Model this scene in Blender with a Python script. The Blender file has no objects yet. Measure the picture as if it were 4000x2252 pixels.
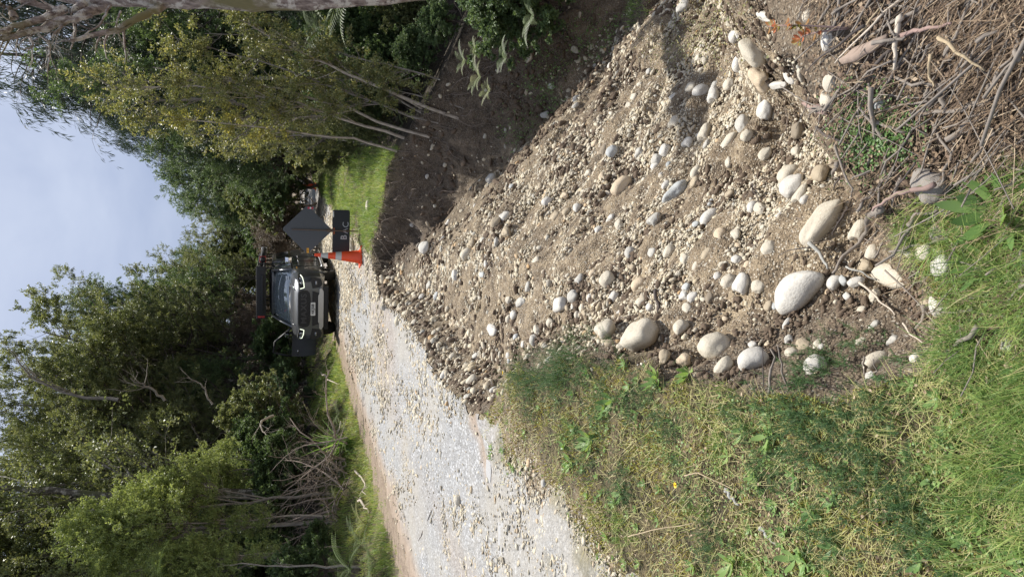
import bpy, bmesh, math
import numpy as np
from mathutils import Vector, Matrix

# ------------------------------------------------------------------ camera, world, sun, exposure
PITCH = math.radians(18.3); FPX = 2750.0; EYE = 1.6
sc = bpy.context.scene
C = sc.collection
cam_d = bpy.data.cameras.new('camera'); cam = bpy.data.objects.new('camera', cam_d); C.objects.link(cam)
cam_d.sensor_fit = 'HORIZONTAL'; cam_d.sensor_width = 36.0; cam_d.lens = 36.0 * FPX / 4000.0
cam_d.clip_start = 0.05; cam_d.clip_end = 2000
sp, cp = math.sin(PITCH), math.cos(PITCH)
# the phone was held on its side: picture right is down, picture up is right
m = Matrix(((0, 1, 0, 0), (-sp, 0, -cp, 0), (-cp, 0, sp, EYE), (0, 0, 0, 1)))
cam.matrix_world = m
sc.camera = cam

SUN_EL, SUN_AZ = 60.0, 22.0          # azimuth from +Y (ahead), negative to the left
sd = bpy.data.lights.new('sun', 'SUN'); sun = bpy.data.objects.new('sun', sd); C.objects.link(sun)
sd.energy = 5.0; sd.angle = math.radians(0.6); sd.color = (1.0, 0.955, 0.88)
el, az = math.radians(SUN_EL), math.radians(SUN_AZ)
sdir = Vector((math.cos(el) * math.sin(az), math.cos(el) * math.cos(az), math.sin(el)))
sun.rotation_euler = sdir.to_track_quat('Z', 'Y').to_euler()
sun.location = sdir * 60

w = bpy.data.worlds.new('World'); sc.world = w; w.use_nodes = True
nt = w.node_tree; nt.nodes.clear()
def wn(t, **k):
    n = nt.nodes.new(t)
    for a, b in k.items(): setattr(n, a, b)
    return n
sky = wn('ShaderNodeTexSky', sky_type='NISHITA'); sky.sun_disc = False
sky.sun_elevation = el; sky.sun_rotation = az
tc = wn('ShaderNodeTexCoord')
mp = wn('ShaderNodeMapping'); mp.inputs['Scale'].default_value = (1.0, 1.0, 1.9)
nz = wn('ShaderNodeTexNoise'); nz.inputs['Scale'].default_value = 2.3; nz.inputs['Detail'].default_value = 6; nz.inputs['Roughness'].default_value = 0.5; nz.inputs['Distortion'].default_value = .3
rp = wn('ShaderNodeValToRGB')
rp.color_ramp.elements[0].position = 0.36; rp.color_ramp.elements[0].color = (4.9, 5.8, 8.3, 1)
rp.color_ramp.elements[1].position = 0.66; rp.color_ramp.elements[1].color = (9.4, 10.2, 12.0, 1)
mx = wn('ShaderNodeMix', data_type='RGBA'); mx.inputs[0].default_value = 0.86
bg = wn('ShaderNodeBackground'); bg.inputs['Strength'].default_value = 0.061
ow = wn('ShaderNodeOutputWorld')
L = nt.links.new
L(tc.outputs['Generated'], mp.inputs[0]); L(mp.outputs[0], nz.inputs['Vector']); L(nz.outputs['Fac'], rp.inputs[0])
L(sky.outputs[0], mx.inputs[6]); L(rp.outputs[0], mx.inputs[7]); L(mx.outputs[2], bg.inputs[0]); L(bg.outputs[0], ow.inputs[0])

sc.view_settings.view_transform = 'Standard'; sc.view_settings.look = 'None'
sc.view_settings.exposure = 0.5; sc.view_settings.gamma = 1.0
sc.cycles.max_bounces = 6; sc.cycles.diffuse_bounces = 3; sc.cycles.glossy_bounces = 3
sc.cycles.transmission_bounces = 4; sc.cycles.transparent_max_bounces = 6
sc.cycles.use_denoising = True

rng = np.random.default_rng(7)

# ------------------------------------------------------------------ small maths
def ray(px, py):
    u = (px - 2000) / FPX; v = (1126 - py) / FPX
    return np.stack([v + 0 * u, cp - u * sp + 0 * v, -sp - u * cp + 0 * v], -1)
def flat(px, py, z=0.0):
    d = ray(np.float64(px), np.float64(py)); t = (EYE - z) / -d[2]
    return (d[0] * t, d[1] * t)
def at(px, py, Y):                      # the point on a pixel's ray at forward distance Y
    d = ray(np.float64(px), np.float64(py)); t = Y / d[1]
    return np.array([d[0] * t, Y, EYE + d[2] * t])
def unit(a):
    return a / np.maximum(np.linalg.norm(a, axis=-1, keepdims=True), 1e-9)
_prm = np.random.default_rng(99).permutation(4096); _tab = np.random.default_rng(98).random(4096)
def _h(ix, iy, iz):
    return _tab[(_prm[(_prm[(_prm[ix & 4095] + iy) & 4095] + iz) & 4095])]
def noise(x, y, z=0.0):
    x, y, z = np.broadcast_arrays(np.asarray(x, float), np.asarray(y, float), np.asarray(z, float))
    ix, iy, iz = np.floor(x).astype(np.int64), np.floor(y).astype(np.int64), np.floor(z).astype(np.int64)
    fx, fy, fz = x - ix, y - iy, z - iz
    fx, fy, fz = fx * fx * (3 - 2 * fx), fy * fy * (3 - 2 * fy), fz * fz * (3 - 2 * fz)
    z0 = not np.any(fz)
    r = 0
    for a in (0, 1):
        for b in (0, 1):
            for c in ((0,) if z0 else (0, 1)):
                wgt = (fx if a else 1 - fx) * (fy if b else 1 - fy) * (fz if c else 1 - fz)
                r = r + wgt * _h(ix + a, iy + b, iz + c)
    return r * 2 - 1
def fbm(x, y, o=4, z=0.0):
    s, a, f = 0, 1, 1
    for i in range(o):
        s = s + a * noise(x * f + 17.3 * i, y * f - 9.1 * i, z); a *= .5; f *= 2.03
    return s

# ------------------------------------------------------------------ the lie of the land
LEFT_EDGE = [flat(*p) for p in [(1470, 1088), (1500, 1190), (1560, 1215), (1589, 1235), (1625, 1290), (1651, 1340), (1685, 1412),
             (1744, 1517), (1800, 1545), (1842, 1609), (1880, 1625), (1908, 1602), (1934, 1523), (1987, 1455), (2150, 1415), (2300, 1405), (2475, 1430)]]
NEAR_EDGE = [flat(*p) for p in [(2475, 1430), (2640, 1470), (2816, 1500), (2980, 1535), (3139, 1535), (3330, 1520), (3563, 1450), (3640, 1372),
             (3680, 1216), (3600, 1080), (3475, 930), (3330, 780), (3300, 640), (3290, 500), (3210, 330), (2990, 0)]] + [(1.5, 2.6), (2.4, 3.1), (4, 3.4), (8, 3.2), (16, 2)]
FAR_LIP = [(16, 5.5), (10, 6.2), (6, 7.2), (4.3, 8.2), (3.2, 8.9), (2.5, 9.6), (1.98, 10.4), (1.6, 10.75), (1.35, 11.0), (1.1, 11.6), (.8, 12.5), (.55, 12.9), (.3, 12.6), (0.18, 12.2), flat(1470, 1088)]
def ragged(P, step, amp, seed):
    P = np.array(P); r_ = np.random.default_rng(seed); out = [P[0]]
    for a, b in zip(P[:-1], P[1:]):
        L_ = np.hypot(*(b - a)); n = max(1, int(L_ / step)) if L_ < 2.5 else 1; nr = np.array([-(b - a)[1], (b - a)[0]]) / max(L_, 1e-6)
        for k in range(1, n + 1): out.append(a + (b - a) * k / n + (nr * r_.normal(0, amp) if k < n else 0))
    return [tuple(q) for q in out]
NEAR_EDGE = ragged(NEAR_EDGE, .10, .022, 3); LEFT_EDGE = ragged(LEFT_EDGE, .13, .035, 2); FAR_LIP = ragged(FAR_LIP, .16, .06, 1)
HOLE = np.array(NEAR_EDGE + FAR_LIP[:-1] + LEFT_EDGE[:-1])
NEAR = np.array(NEAR_EDGE); FAR = np.array(FAR_LIP); LEFTP = np.array(LEFT_EDGE)
def dist_poly(x, y, P):
    d = np.full(x.shape, 1e9)
    for (ax, ay), (bx, by) in zip(P[:-1], P[1:]):
        ex, ey = bx - ax, by - ay
        t = np.clip(((x - ax) * ex + (y - ay) * ey) / (ex * ex + ey * ey + 1e-12), 0, 1)
        d = np.minimum(d, np.hypot(x - ax - t * ex, y - ay - t * ey))
    return d
def inside(x, y, P=HOLE):
    c = np.zeros(x.shape, bool); n = len(P)
    for i in range(n):
        ax, ay = P[i]; bx, by = P[(i + 1) % n]
        k = (ay > y) != (by > y)
        c ^= k & (x < (bx - ax) * (y - ay) / (by - ay + 1e-12) + ax)
    return c
def ss(a, b, x):
    t = np.clip((x - a) / (b - a), 0, 1); return t * t * (3 - 2 * t)
def road_l(y): return -5.5 + .2 * y - .0 * y
def road_r(y): return -2.0 + .2 * y
def base_h(x, y):                       # the hillside before it slipped
    z = -.42 * np.maximum(0, x - np.maximum(1.75, -2.0 + .2 * y + 1.7)) * ss(-2, 3, y + 0 * x)
    z = np.maximum(z, -7)
    off = np.maximum(0, road_l(y) - .55 - x)
    z = z + .06 * np.minimum(off, 6) + .50 * ss(0, 1.7, off + .25 * fbm(x * .8, y * .5, 2)) * ss(6, 10, y)
    z = z + .05 * ss(.0, .5, x - road_r(y)) * ss(9, 11, y) + .02 * fbm(x * .9, y * .9, 3)
    z = z + (.13 + .06 * fbm(x * 2.6, y * 2.6, 3)) * ss(.12, .75, x) * (1 - ss(1.5, 2.5, y)) * ss(-1.5, .2, y)
    return z + .05 * fbm(x * .21 + 5, y * .21, 2) * ss(1, 3, np.abs(x - (road_l(y) + road_r(y)) / 2) - .6)
def H(x, y, fine=True):
    x = np.asarray(x, float); y = np.asarray(y, float); x, y = np.broadcast_arrays(x, y)
    z0 = base_h(x, y)
    ins = inside(x, y)
    dl, dn, df = dist_poly(x, y, LEFTP), dist_poly(x, y, NEAR), dist_poly(x, y, FAR)
    wob = .22 * fbm(x * 1.1, y * 1.1, 4)
    talus = -.474 - .648 * x + .038 * y + .16 * fbm(x * .8 + 3, y * .8 - y * .2, 4) + .05 * fbm((x + y * .3) * 3.2, y * 3.2, 3)
    # rills running down the slip
    rill = np.abs(noise((y - .25 * x) * 1.9 + .5 * noise(x, y), x * .33))
    talus = talus - .10 * (1 - ss(0, .25, rill)) * ss(.4, 1.4, dl)
    lip = -.05 - .30 * ss(0, .28, dl + .05 * wob) - .07 * ss(.2, 1.0, dl)
    talus = np.minimum(talus, lip)
    farw = z0 - (.38 + .22 * noise(x * 2.3, y * 2.3)) * ss(-.02, .16, df + .22 * wob) - 1.18 * df * (1 + .5 * wob) + .09 * fbm(x * 3.1, y * 3.1, 3) * ss(.1, .5, df)
    nearw = z0 - .10 * ss(0, .1, dn) - 1.0 * dn * (1 + .3 * wob)
    zi = np.maximum(np.maximum(talus, farw), np.minimum(nearw, .0))
    zi = np.minimum(zi, z0 - .02)
    if fine: zi = zi + .030 * fbm(x * 6, y * 6, 4)
    zo = z0 + (.010 * fbm(x * 6, y * 6, 3) if fine else 0)
    return np.where(ins, zi, zo)
H_exact = H
_cx0, _cy0, _cs = -7.0, -1.5, .03
_gx, _gy = np.meshgrid(np.arange(_cx0, 9.0, _cs), np.arange(_cy0, 17.0, _cs))
_HC = H_exact(_gx, _gy, False)
def H(x, y, fine=True):
    if fine: return H_exact(x, y, True) if np.size(x) > 60000 else H(x, y, False)
    x, y = np.broadcast_arrays(np.asarray(x, float), np.asarray(y, float))
    fx, fy = (x - _cx0) / _cs, (y - _cy0) / _cs
    ok = (fx > 0) & (fy > 0) & (fx < _HC.shape[1] - 2) & (fy < _HC.shape[0] - 2)
    ix = np.clip(fx.astype(int), 0, _HC.shape[1] - 2); iy = np.clip(fy.astype(int), 0, _HC.shape[0] - 2)
    ax, ay = np.clip(fx - ix, 0, 1), np.clip(fy - iy, 0, 1)
    r = (_HC[iy, ix] * (1 - ax) + _HC[iy, ix + 1] * ax) * (1 - ay) + (_HC[iy + 1, ix] * (1 - ax) + _HC[iy + 1, ix + 1] * ax) * ay
    if not ok.all():
        r = np.array(r); r[~ok] = base_h(x[~ok], y[~ok]) if r.ndim else base_h(x, y)
    return r
def hit(px, py):                        # first meeting of pixel rays with the land
    px, py = np.broadcast_arrays(np.asarray(px, float), np.asarray(py, float))
    d = ray(px, py); t = np.full(px.shape, .8); done = np.zeros(px.shape, bool); lo = t.copy()
    for i in range(420):
        X, Y, Z = d[..., 0] * t, d[..., 1] * t, EYE + d[..., 2] * t
        g = Z - H(X, Y, False)
        new = (g < 0) & ~done; done |= new
        if done.all(): break
        lo = np.where(done, lo, t); t = np.where(done, t, t + np.clip(g * .35, .01, 1.2))
        if (t > 200).all(): break
    hi = t
    for i in range(12):
        mid = (lo + hi) / 2
        g = EYE + d[..., 2] * mid - H(d[..., 0] * mid, d[..., 1] * mid, False)
        hi = np.where(g < 0, mid, hi); lo = np.where(g < 0, lo, mid)
    P = d * hi[..., None]; P[..., 2] += EYE
    return P, hi
def normal(x, y, e=.06):
    zx = (H(x + e, y, False) - H(x - e, y, False)) / (2 * e); zy = (H(x, y + e, False) - H(x, y - e, False)) / (2 * e)
    return unit(np.stack([-zx, -zy, np.ones_like(zx)], -1))

# ------------------------------------------------------------------ mesh helpers
def mesh_np(name, V, faces, attr=None, smooth=True):
    V = np.ascontiguousarray(V, dtype=np.float32).reshape(-1, 3)
    me = bpy.data.meshes.new(name)
    faces = [f for f in faces if len(f)]
    loops = np.concatenate([np.asarray(f, np.int32).ravel() for f in faces])
    tot = np.concatenate([np.full(len(f), np.asarray(f).shape[1], np.int32) for f in faces])
    start = np.concatenate([[0], np.cumsum(tot)[:-1]]).astype(np.int32)
    me.vertices.add(len(V)); me.vertices.foreach_set('co', V.ravel())
    me.loops.add(len(loops)); me.loops.foreach_set('vertex_index', loops)
    me.polygons.add(len(tot)); me.polygons.foreach_set('loop_start', start); me.polygons.foreach_set('loop_total', tot)
    me.update(calc_edges=True)
    if smooth: me.polygons.foreach_set('use_smooth', np.ones(len(tot), bool))
    if attr:
        for k, a in attr.items():
            at_ = me.attributes.new(k, 'FLOAT', 'POINT'); at_.data.foreach_set('value', np.asarray(a, np.float32).ravel())
    return me
def obj(name, me, mat=None, parent=None, loc=None):
    if mat is not None and not me.materials: me.materials.append(mat)
    o = bpy.data.objects.new(name, me); C.objects.link(o)
    if parent is not None: o.parent = parent
    if loc is not None: o.location = loc
    return o
def empty(name, loc=(0, 0, 0), rz=0.0):
    o = bpy.data.objects.new(name, None); C.objects.link(o); o.location = loc; o.rotation_euler = (0, 0, rz)
    o.empty_display_size = .1
    return o
def tag(o, label=None, cat=None, group=None, kind=None):
    if label: o['label'] = label
    if cat: o['category'] = cat
    if group: o['group'] = group
    if kind: o['kind'] = kind
    return o
def copy_tree(root):
    r = root.copy(); C.objects.link(r)
    for ch in root.children:
        c = ch.copy(); C.objects.link(c); c.parent = r
        for g in ch.children:
            e = g.copy(); C.objects.link(e); e.parent = c
    return r
def tubes(P, R, sides=5):
    """N polylines (N,k,3) with radii (N,k) -> verts, quads"""
    P = np.asarray(P, float); R = np.asarray(R, float)
    if P.ndim == 2: P, R = P[None], R[None]
    N, k, _ = P.shape
    T = unit(np.gradient(P, axis=1))
    ref = np.where(np.abs(T[:, :1, 2:3]) > .8, np.array([1., 0, 0]), np.array([0, 0, 1.]))
    A = unit(np.cross(T, np.broadcast_to(ref, T.shape))); B = np.cross(T, A)
    th = np.arange(sides) * 2 * np.pi / sides
    V = P[:, :, None] + R[:, :, None, None] * (A[:, :, None] * np.cos(th)[:, None] + B[:, :, None] * np.sin(th)[:, None])
    idx = np.arange(N * k * sides).reshape(N, k, sides)
    a = idx[:, :-1]; b = idx[:, 1:]
    q = np.stack([a, np.roll(a, -1, 2), np.roll(b, -1, 2), b], -1).reshape(-1, 4)
    capa = idx[:, 0, ::-1].reshape(-1, sides); capb = idx[:, -1].reshape(-1, sides)
    return V.reshape(-1, 3), q, np.concatenate([capa, capb])
def tube_mesh(name, P, R, sides=6, attr=None):
    V, q, c = tubes(P, R, sides)
    return mesh_np(name, V, [q, c], attr)
def join_np(parts):
    """[(V, [faces...]), ...] -> V, faces"""
    Vs, Fs, o = [], [], 0
    for V, fs in parts:
        Vs.append(np.asarray(V).reshape(-1, 3))
        for f in fs:
            if len(f): Fs.append(np.asarray(f) + o)
        o += len(Vs[-1])
    return np.concatenate(Vs), Fs
def scatter(tv, tf, M, T, name, tint=None, mats=None):
    """template verts/faces under N 3x3 matrices and N translations, as one mesh"""
    N = len(T); k = len(tv)
    V = np.einsum('nij,kj->nki', M, tv) + T[:, None]
    F = (tf[None] + (np.arange(N) * k)[:, None, None]).reshape(-1, tf.shape[1])
    return V.reshape(-1, 3), F
def frames(n, ang):
    """rotation matrices whose z is n and whose x is turned by ang"""
    ref = np.where(np.abs(n[:, 2:3]) > .9, np.array([[1., 0, 0]]), np.array([[0, 0, 1.]]))
    a = unit(np.cross(ref, n)); b = np.cross(n, a)
    c, s = np.cos(ang)[:, None], np.sin(ang)[:, None]
    return np.stack([a * c + b * s, -a * s + b * c, n], -1)

# ------------------------------------------------------------------ materials
class NT:
    def __init__(s, name, rough=.8):
        s.m = bpy.data.materials.new(name); s.m.use_nodes = True; s.t = s.m.node_tree; s.t.nodes.clear()
        s.out = s.n('ShaderNodeOutputMaterial'); s.b = s.n('ShaderNodeBsdfPrincipled')
        s.b.inputs['Roughness'].default_value = rough; s.l(s.b.outputs[0], s.out.inputs[0])
    def n(s, t, **k):
        n = s.t.nodes.new(t)
        for a, b in k.items(): setattr(n, a, b)
        return n
    def l(s, a, b): s.t.links.new(a, b)
    def coords(s, which='Object', scale=(1, 1, 1)):
        t = s.n('ShaderNodeTexCoord'); m = s.n('ShaderNodeMapping'); m.inputs['Scale'].default_value = scale
        s.l(t.outputs[which], m.inputs[0]); return m.outputs[0]
    def noise(s, scale, detail=4, rough=.55, co=None, dist=0):
        n = s.n('ShaderNodeTexNoise'); n.inputs['Scale'].default_value = scale; n.inputs['Detail'].default_value = detail
        n.inputs['Roughness'].default_value = rough; n.inputs['Distortion'].default_value = dist
        if co: s.l(co, n.inputs['Vector'])
        return n.outputs['Fac']
    def vor(s, scale, co=None, feature='F1'):
        n = s.n('ShaderNodeTexVoronoi', feature=feature); n.inputs['Scale'].default_value = scale
        if co: s.l(co, n.inputs['Vector'])
        return n
    def attr(s, name): return s.n('ShaderNodeAttribute', attribute_name=name).outputs['Fac']
    def ramp(s, fac, stops, interp='LINEAR'):
        r = s.n('ShaderNodeValToRGB'); cr = r.color_ramp; cr.interpolation = interp
        while len(cr.elements) < len(stops): cr.elements.new(.5)
        for e, (p, c) in zip(cr.elements, stops):
            e.position = p; e.color = (*c, 1) if len(c) == 3 else c
        s.l(fac, r.inputs[0]); return r.outputs[0]
    def mix(s, f, a, b, mode='MIX'):
        n = s.n('ShaderNodeMix', data_type='RGBA', blend_type=mode)
        for v, i in ((f, 0), (a, 6), (b, 7)):
            if isinstance(v, (int, float)): n.inputs[i].default_value = v
            elif isinstance(v, tuple): n.inputs[i].default_value = (*v, 1)
            else: s.l(v, n.inputs[i])
        return n.outputs[2]
    def math(s, op, a, b=0.0, c=0.0):
        n = s.n('ShaderNodeMath', operation=op)
        for i, v in enumerate((a, b, c)):
            if isinstance(v, (int, float)): n.inputs[i].default_value = v
            else: s.l(v, n.inputs[i])
        return n.outputs[0]
    def bump(s, h, strength=.5, dist=.01, prev=None):
        n = s.n('ShaderNodeBump'); n.inputs['Strength'].default_value = strength; n.inputs['Distance'].default_value = dist
        s.l(h, n.inputs['Height'])
        if prev: s.l(prev, n.inputs['Normal'])
        return n.outputs[0]
    def done(s, col=None, nrm=None, rough=None):
        if col is not None:
            if isinstance(col, tuple): s.b.inputs['Base Color'].default_value = (*col, 1)
            else: s.l(col, s.b.inputs['Base Color'])
        if nrm: s.l(nrm, s.b.inputs['Normal'])
        if rough is not None: s.l(rough, s.b.inputs['Roughness'])
        return s.m
def plain(name, col, rough=.6, metal=0.0, var=.12, scale=30, bump=0.0, coat=0.0):
    t = NT(name, rough); co = t.coords()
    f = t.noise(scale, 4, .6, co)
    c = t.mix(f, tuple(x * (1 - var) for x in col), tuple(min(1, x * (1 + var)) for x in col))
    t.b.inputs['Metallic'].default_value = metal
    if coat: t.b.inputs['Coat Weight'].default_value = coat; t.b.inputs['Coat Roughness'].default_value = .05
    return t.done(c, t.bump(f, bump, .01) if bump else None)
def leafmat(name, stops, trans=.35, rough=.45, spec=.5, big=1.2, tcol=1.25):
    t = NT(name, rough); co = t.coords()
    a = t.attr('tint'); n = t.noise(big, 2, .5, co)
    f = t.math('ADD', t.math('MULTIPLY', a, .72), t.math('MULTIPLY', n, .28))
    c = t.ramp(f, stops)
    t.b.inputs['Specular IOR Level'].default_value = spec
    tr = t.n('ShaderNodeBsdfTranslucent'); mx = t.n('ShaderNodeMixShader'); mx.inputs[0].default_value = trans
    tc_ = t.mix(1.0, c, (tcol, tcol * .98, .72), 'MULTIPLY'); t.l(tc_, tr.inputs[0])
    t.done(c); t.l(t.b.outputs[0], mx.inputs[1]); t.l(tr.outputs[0], mx.inputs[2]); t.l(mx.outputs[0], t.out.inputs[0])
    return t.m
# ------------------------------------------------------------------ stone, soil and road materials
STONE_STOPS = [(0, (.64, .61, .53)), (.16, (.62, .57, .45)), (.32, (.52, .50, .45)), (.46, (.66, .62, .51)), (.60, (.52, .44, .31)),
               (.68, (.42, .43, .42)), (.78, (.60, .57, .49)), (.86, (.34, .27, .18)), (.93, (.70, .68, .62)), (1, (.52, .33, .15))]
def stone_mat(name, stops=STONE_STOPS, bright=1.0, per_obj=True, dirt=.35, warm=(1, 1, 1)):
    t = NT(name, .85); co = t.coords()
    f = t.attr('tint')
    if per_obj: f = t.n('ShaderNodeObjectInfo').outputs['Random']
    c = t.ramp(f, [(p, tuple(x * bright * w_ for x, w_ in zip(col, warm))) for p, col in stops])
    n1 = t.noise(9, 5, .6, co); n2 = t.noise(60, 3, .7, co)
    c = t.mix(t.math('MULTIPLY', t.ramp(n1, [(.42, (0, 0, 0)), (.68, (1, 1, 1))]), dirt), c, (.25, .19, .12))
    c = t.mix(t.math('MULTIPLY', n2, .40), c, (.30, .25, .18))
    return t.done(c, t.bump(n2, .35, .004, t.bump(n1, .3, .02)))
M_stone = stone_mat('river_stone'); M_pebble = stone_mat('river_pebble', per_obj=False, bright=1.0, dirt=.5, warm=(1, .96, .87))
M_rpebble = stone_mat('road_pebble', [(0, (.38, .385, .385)), (.3, (.33, .335, .34)), (.55, (.43, .43, .43)), (.8, (.27, .275, .28)), (.92, (.38, .365, .335)), (1, (.33, .31, .28))], per_obj=False, dirt=.15)
M_clod = plain('earth_clod', (.115, .082, .055), .95, 0, .45, 60, .8)
def one_stone(name, col, dirt=.3):
    t = NT(name, .85); co = t.coords()
    n0 = t.noise(3, 4, .6, co); n1 = t.noise(9, 5, .6, co); n2 = t.noise(70, 3, .7, co)
    c = t.mix(n0, tuple(x * .86 for x in col), tuple(min(.8, x * 1.12) for x in col))
    c = t.mix(t.math('MULTIPLY', t.ramp(n1, [(.48, (0, 0, 0)), (.7, (1, 1, 1))]), dirt), c, (.26, .19, .12))
    c = t.mix(t.math('MULTIPLY', n2, .30), c, (.3, .26, .2))
    geo = t.n('ShaderNodeTexCoord'); sz = t.n('ShaderNodeSeparateXYZ'); t.l(geo.outputs['Object'], sz.inputs[0]); soil_ = t.ramp(t.math('ADD', sz.outputs[2], t.math('MULTIPLY', n1, .9)), [(.02, (1, 1, 1)), (.42, (0, 0, 0))])
    c = t.mix(t.math('MULTIPLY', soil_, .75), c, (.22, .165, .10))
    return t.done(c, t.bump(n2, .3, .003, t.bump(n1, .3, .02)))
SM = {'white': one_stone('white_stone', (.58, .56, .51)), 'cream': one_stone('cream_stone', (.56, .51, .41)),
      'peach': one_stone('peach_stone', (.58, .47, .33)), 'grey': one_stone('grey_stone', (.45, .44, .40)),
      'blue': one_stone('blue_grey_stone', (.43, .455, .455)), 'tan': one_stone('tan_stone', (.40, .33, .23)),
      'brown': one_stone('brown_stone', (.22, .18, .13)), 'dark': one_stone('dark_grey_stone', (.24, .22, .20), .5),
      'road': one_stone('pale_road_stone', (.36, .365, .37), .15)}

def ground_material():
    t = NT('slope_ground', .95); co = t.coords()
    big = t.noise(1.3, 4, .6, co); mid = t.noise(7, 5, .65, co); fine = t.noise(90, 3, .7, co)
    v = t.vor(95, co); v2 = t.vor(38, co)
    # brown grit with pebbly grains
    grit = t.ramp(mid, [(.34, (.075, .054, .034)), (.49, (.20, .15, .095)), (.7, (.36, .285, .185))])
    grain = t.ramp(t.math('FRACT', t.math('MULTIPLY', t.n('ShaderNodeSeparateColor').outputs[0], 1.0)), [(0, (.5, .45, .36)), (1, (.2, .15, .1))])
    sepn = t.n('ShaderNodeSeparateColor'); t.l(v.outputs['Color'], sepn.inputs[0])
    gc = t.ramp(sepn.outputs[0], [(0, (.14, .10, .065)), (.35, (.30, .235, .155)), (.7, (.47, .41, .31)), (1, (.60, .57, .49))])
    gmask = t.ramp(v.outputs['Distance'], [(.30, (1, 1, 1)), (.55, (0, 0, 0))])
    gsel = t.ramp(sepn.outputs[1], [(.25, (0, 0, 0)), (.4, (1, 1, 1))])
    grit = t.mix(t.math('MULTIPLY', t.math('MULTIPLY', gmask, gsel), .85), grit, gc)
    # dark rooty soil
    soil = t.mix(t.math('MULTIPLY', t.math('MULTIPLY', gmask, gsel), .35), t.ramp(mid, [(.3, (.045, .032, .022)), (.55, (.12, .09, .062)), (.75, (.19, .145, .10))]), gc)
    # turf floor: moss, litter, straw
    moss = t.ramp(mid, [(.28, (.03, .022, .014)), (.45, (.075, .062, .03)), (.6, (.13, .10, .05)), (.75, (.20, .165, .11))])
    litter = t.ramp(mid, [(.3, (.018, .015, .010)), (.55, (.05, .038, .024)), (.75, (.10, .08, .05))])
    dirt = t.ramp(mid, [(.3, (.22, .165, .12)), (.7, (.36, .28, .21))])
    c = t.mix(t.attr('soil'), grit, soil)
    c = t.mix(t.attr('turf'), c, moss)
    c = t.mix(t.attr('wood'), c, litter)
    c = t.mix(t.attr('dirt'), c, dirt)
    b = t.bump(mid, 1.0, .09); b = t.bump(v2.outputs['Distance'], .5, .012, b); b = t.bump(v.outputs['Distance'], .9, .008, b); b = t.bump(fine, .5, .004, b)
    return t.done(c, b)
def road_material():
    t = NT('road_gravel', .95); co = t.coords(); st = t.coords('Object', (1, .8, 1))
    mid = t.noise(5, 5, .65, co); fine = t.noise(140, 3, .7, co); low = t.noise(.9, 3, .5, st)
    v = t.vor(34, st); v2 = t.vor(80, st)
    s1 = t.n('ShaderNodeSeparateColor'); t.l(v.outputs['Color'], s1.inputs[0]); s2 = t.n('ShaderNodeSeparateColor'); t.l(v2.outputs['Color'], s2.inputs[0])
    base = t.ramp(mid, [(.3, (.17, .167, .16)), (.7, (.275, .27, .263))])
    small = t.ramp(s2.outputs[0], [(0, (.20, .202, .205)), (.4, (.34, .342, .34)), (1, (.47, .475, .475))])
    m2 = t.ramp(v2.outputs['Distance'], [(.3, (1, 1, 1)), (.6, (0, 0, 0))])
    c = t.mix(t.math('MULTIPLY', m2, .8), base, small)
    big = t.ramp(s1.outputs[0], [(0, (.27, .275, .28)), (.5, (.39, .395, .395)), (1, (.49, .495, .50))])
    m1 = t.math('MULTIPLY', t.ramp(v.outputs['Distance'], [(.35, (1, 1, 1)), (.55, (0, 0, 0))]), t.ramp(s1.outputs[1], [(.4, (0, 0, 0)), (.5, (1, 1, 1))]))
    c = t.mix(m1, c, big)
    fsand = t.math('MULTIPLY', t.ramp(low, [(.46, (0, 0, 0)), (.62, (1, 1, 1))]), .6)
    c = t.mix(fsand, c, (.34, .315, .27))
    c = t.mix(t.attr('dirt'), c, t.ramp(mid, [(.3, (.23, .175, .13)), (.7, (.36, .285, .22))]))
    c = t.mix(t.attr('turf'), c, t.ramp(mid, [(.3, (.10, .09, .04)), (.6, (.22, .18, .08))]))
    b = t.bump(v.outputs['Distance'], .8, .010); b = t.bump(v2.outputs['Distance'], .8, .006, b); b = t.bump(fine, .4, .003, b)
    return t.done(c, b)
M_ground = ground_material(); M_road = road_material()

# ------------------------------------------------------------------ terrain sheet
def axis(segs):
    out = [segs[0][0]]
    for a, b, s in segs:
        n = max(1, int(round(abs(b - a) / s))); out += list(np.linspace(a, b, n + 1)[1:])
    return np.array(out)
gx = axis([(-400, -60, 40), (-60, -14, 3), (-14, -5, .5), (-5, -1.6, .09), (-1.6, 3.4, .033), (3.4, 6, .1), (6, 14, .4), (14, 60, 3), (60, 400, 40)])
gy = axis([(-60, -6, 6), (-6, 0, .6), (0, .8, .08), (.8, 4.5, .033), (4.5, 13.4, .045), (13.4, 18, .12), (18, 40, .4), (40, 70, 2), (70, 900, 50)])
GX, GY = np.meshgrid(gx, gy)
GZ = H_exact(GX, GY)
ins = inside(GX, GY); df_ = dist_poly(GX, GY, FAR); dn_ = dist_poly(GX, GY, NEAR); dl_ = dist_poly(GX, GY, LEFTP)
nn = fbm(GX * 1.4, GY * 1.4, 4)
soil = np.where(ins, np.maximum(1 - ss(.45, 1.5, df_ + .35 * nn), .9 * ss(2.0, 3.6, GX + .4 * nn) * ss(5.6, 7.6, GY + .8 * nn)), 0)
soil = np.maximum(soil, np.where(ins & (GX < .3), .75 * (1 - ss(.0, .22, dl_ + .12 * nn)), 0))
soil = np.maximum(soil, np.where(ins, .8 * (1 - ss(.0, .30, dn_ + .2 * nn)), 0))
debris = ss(.05, .45, GX + .1 * nn) * (1 - ss(3.5, 4.5, GY))     # dead sticks and litter by the near bank
off_l = road_l(GY) - GX; off_r = GX - road_r(GY)
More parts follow.
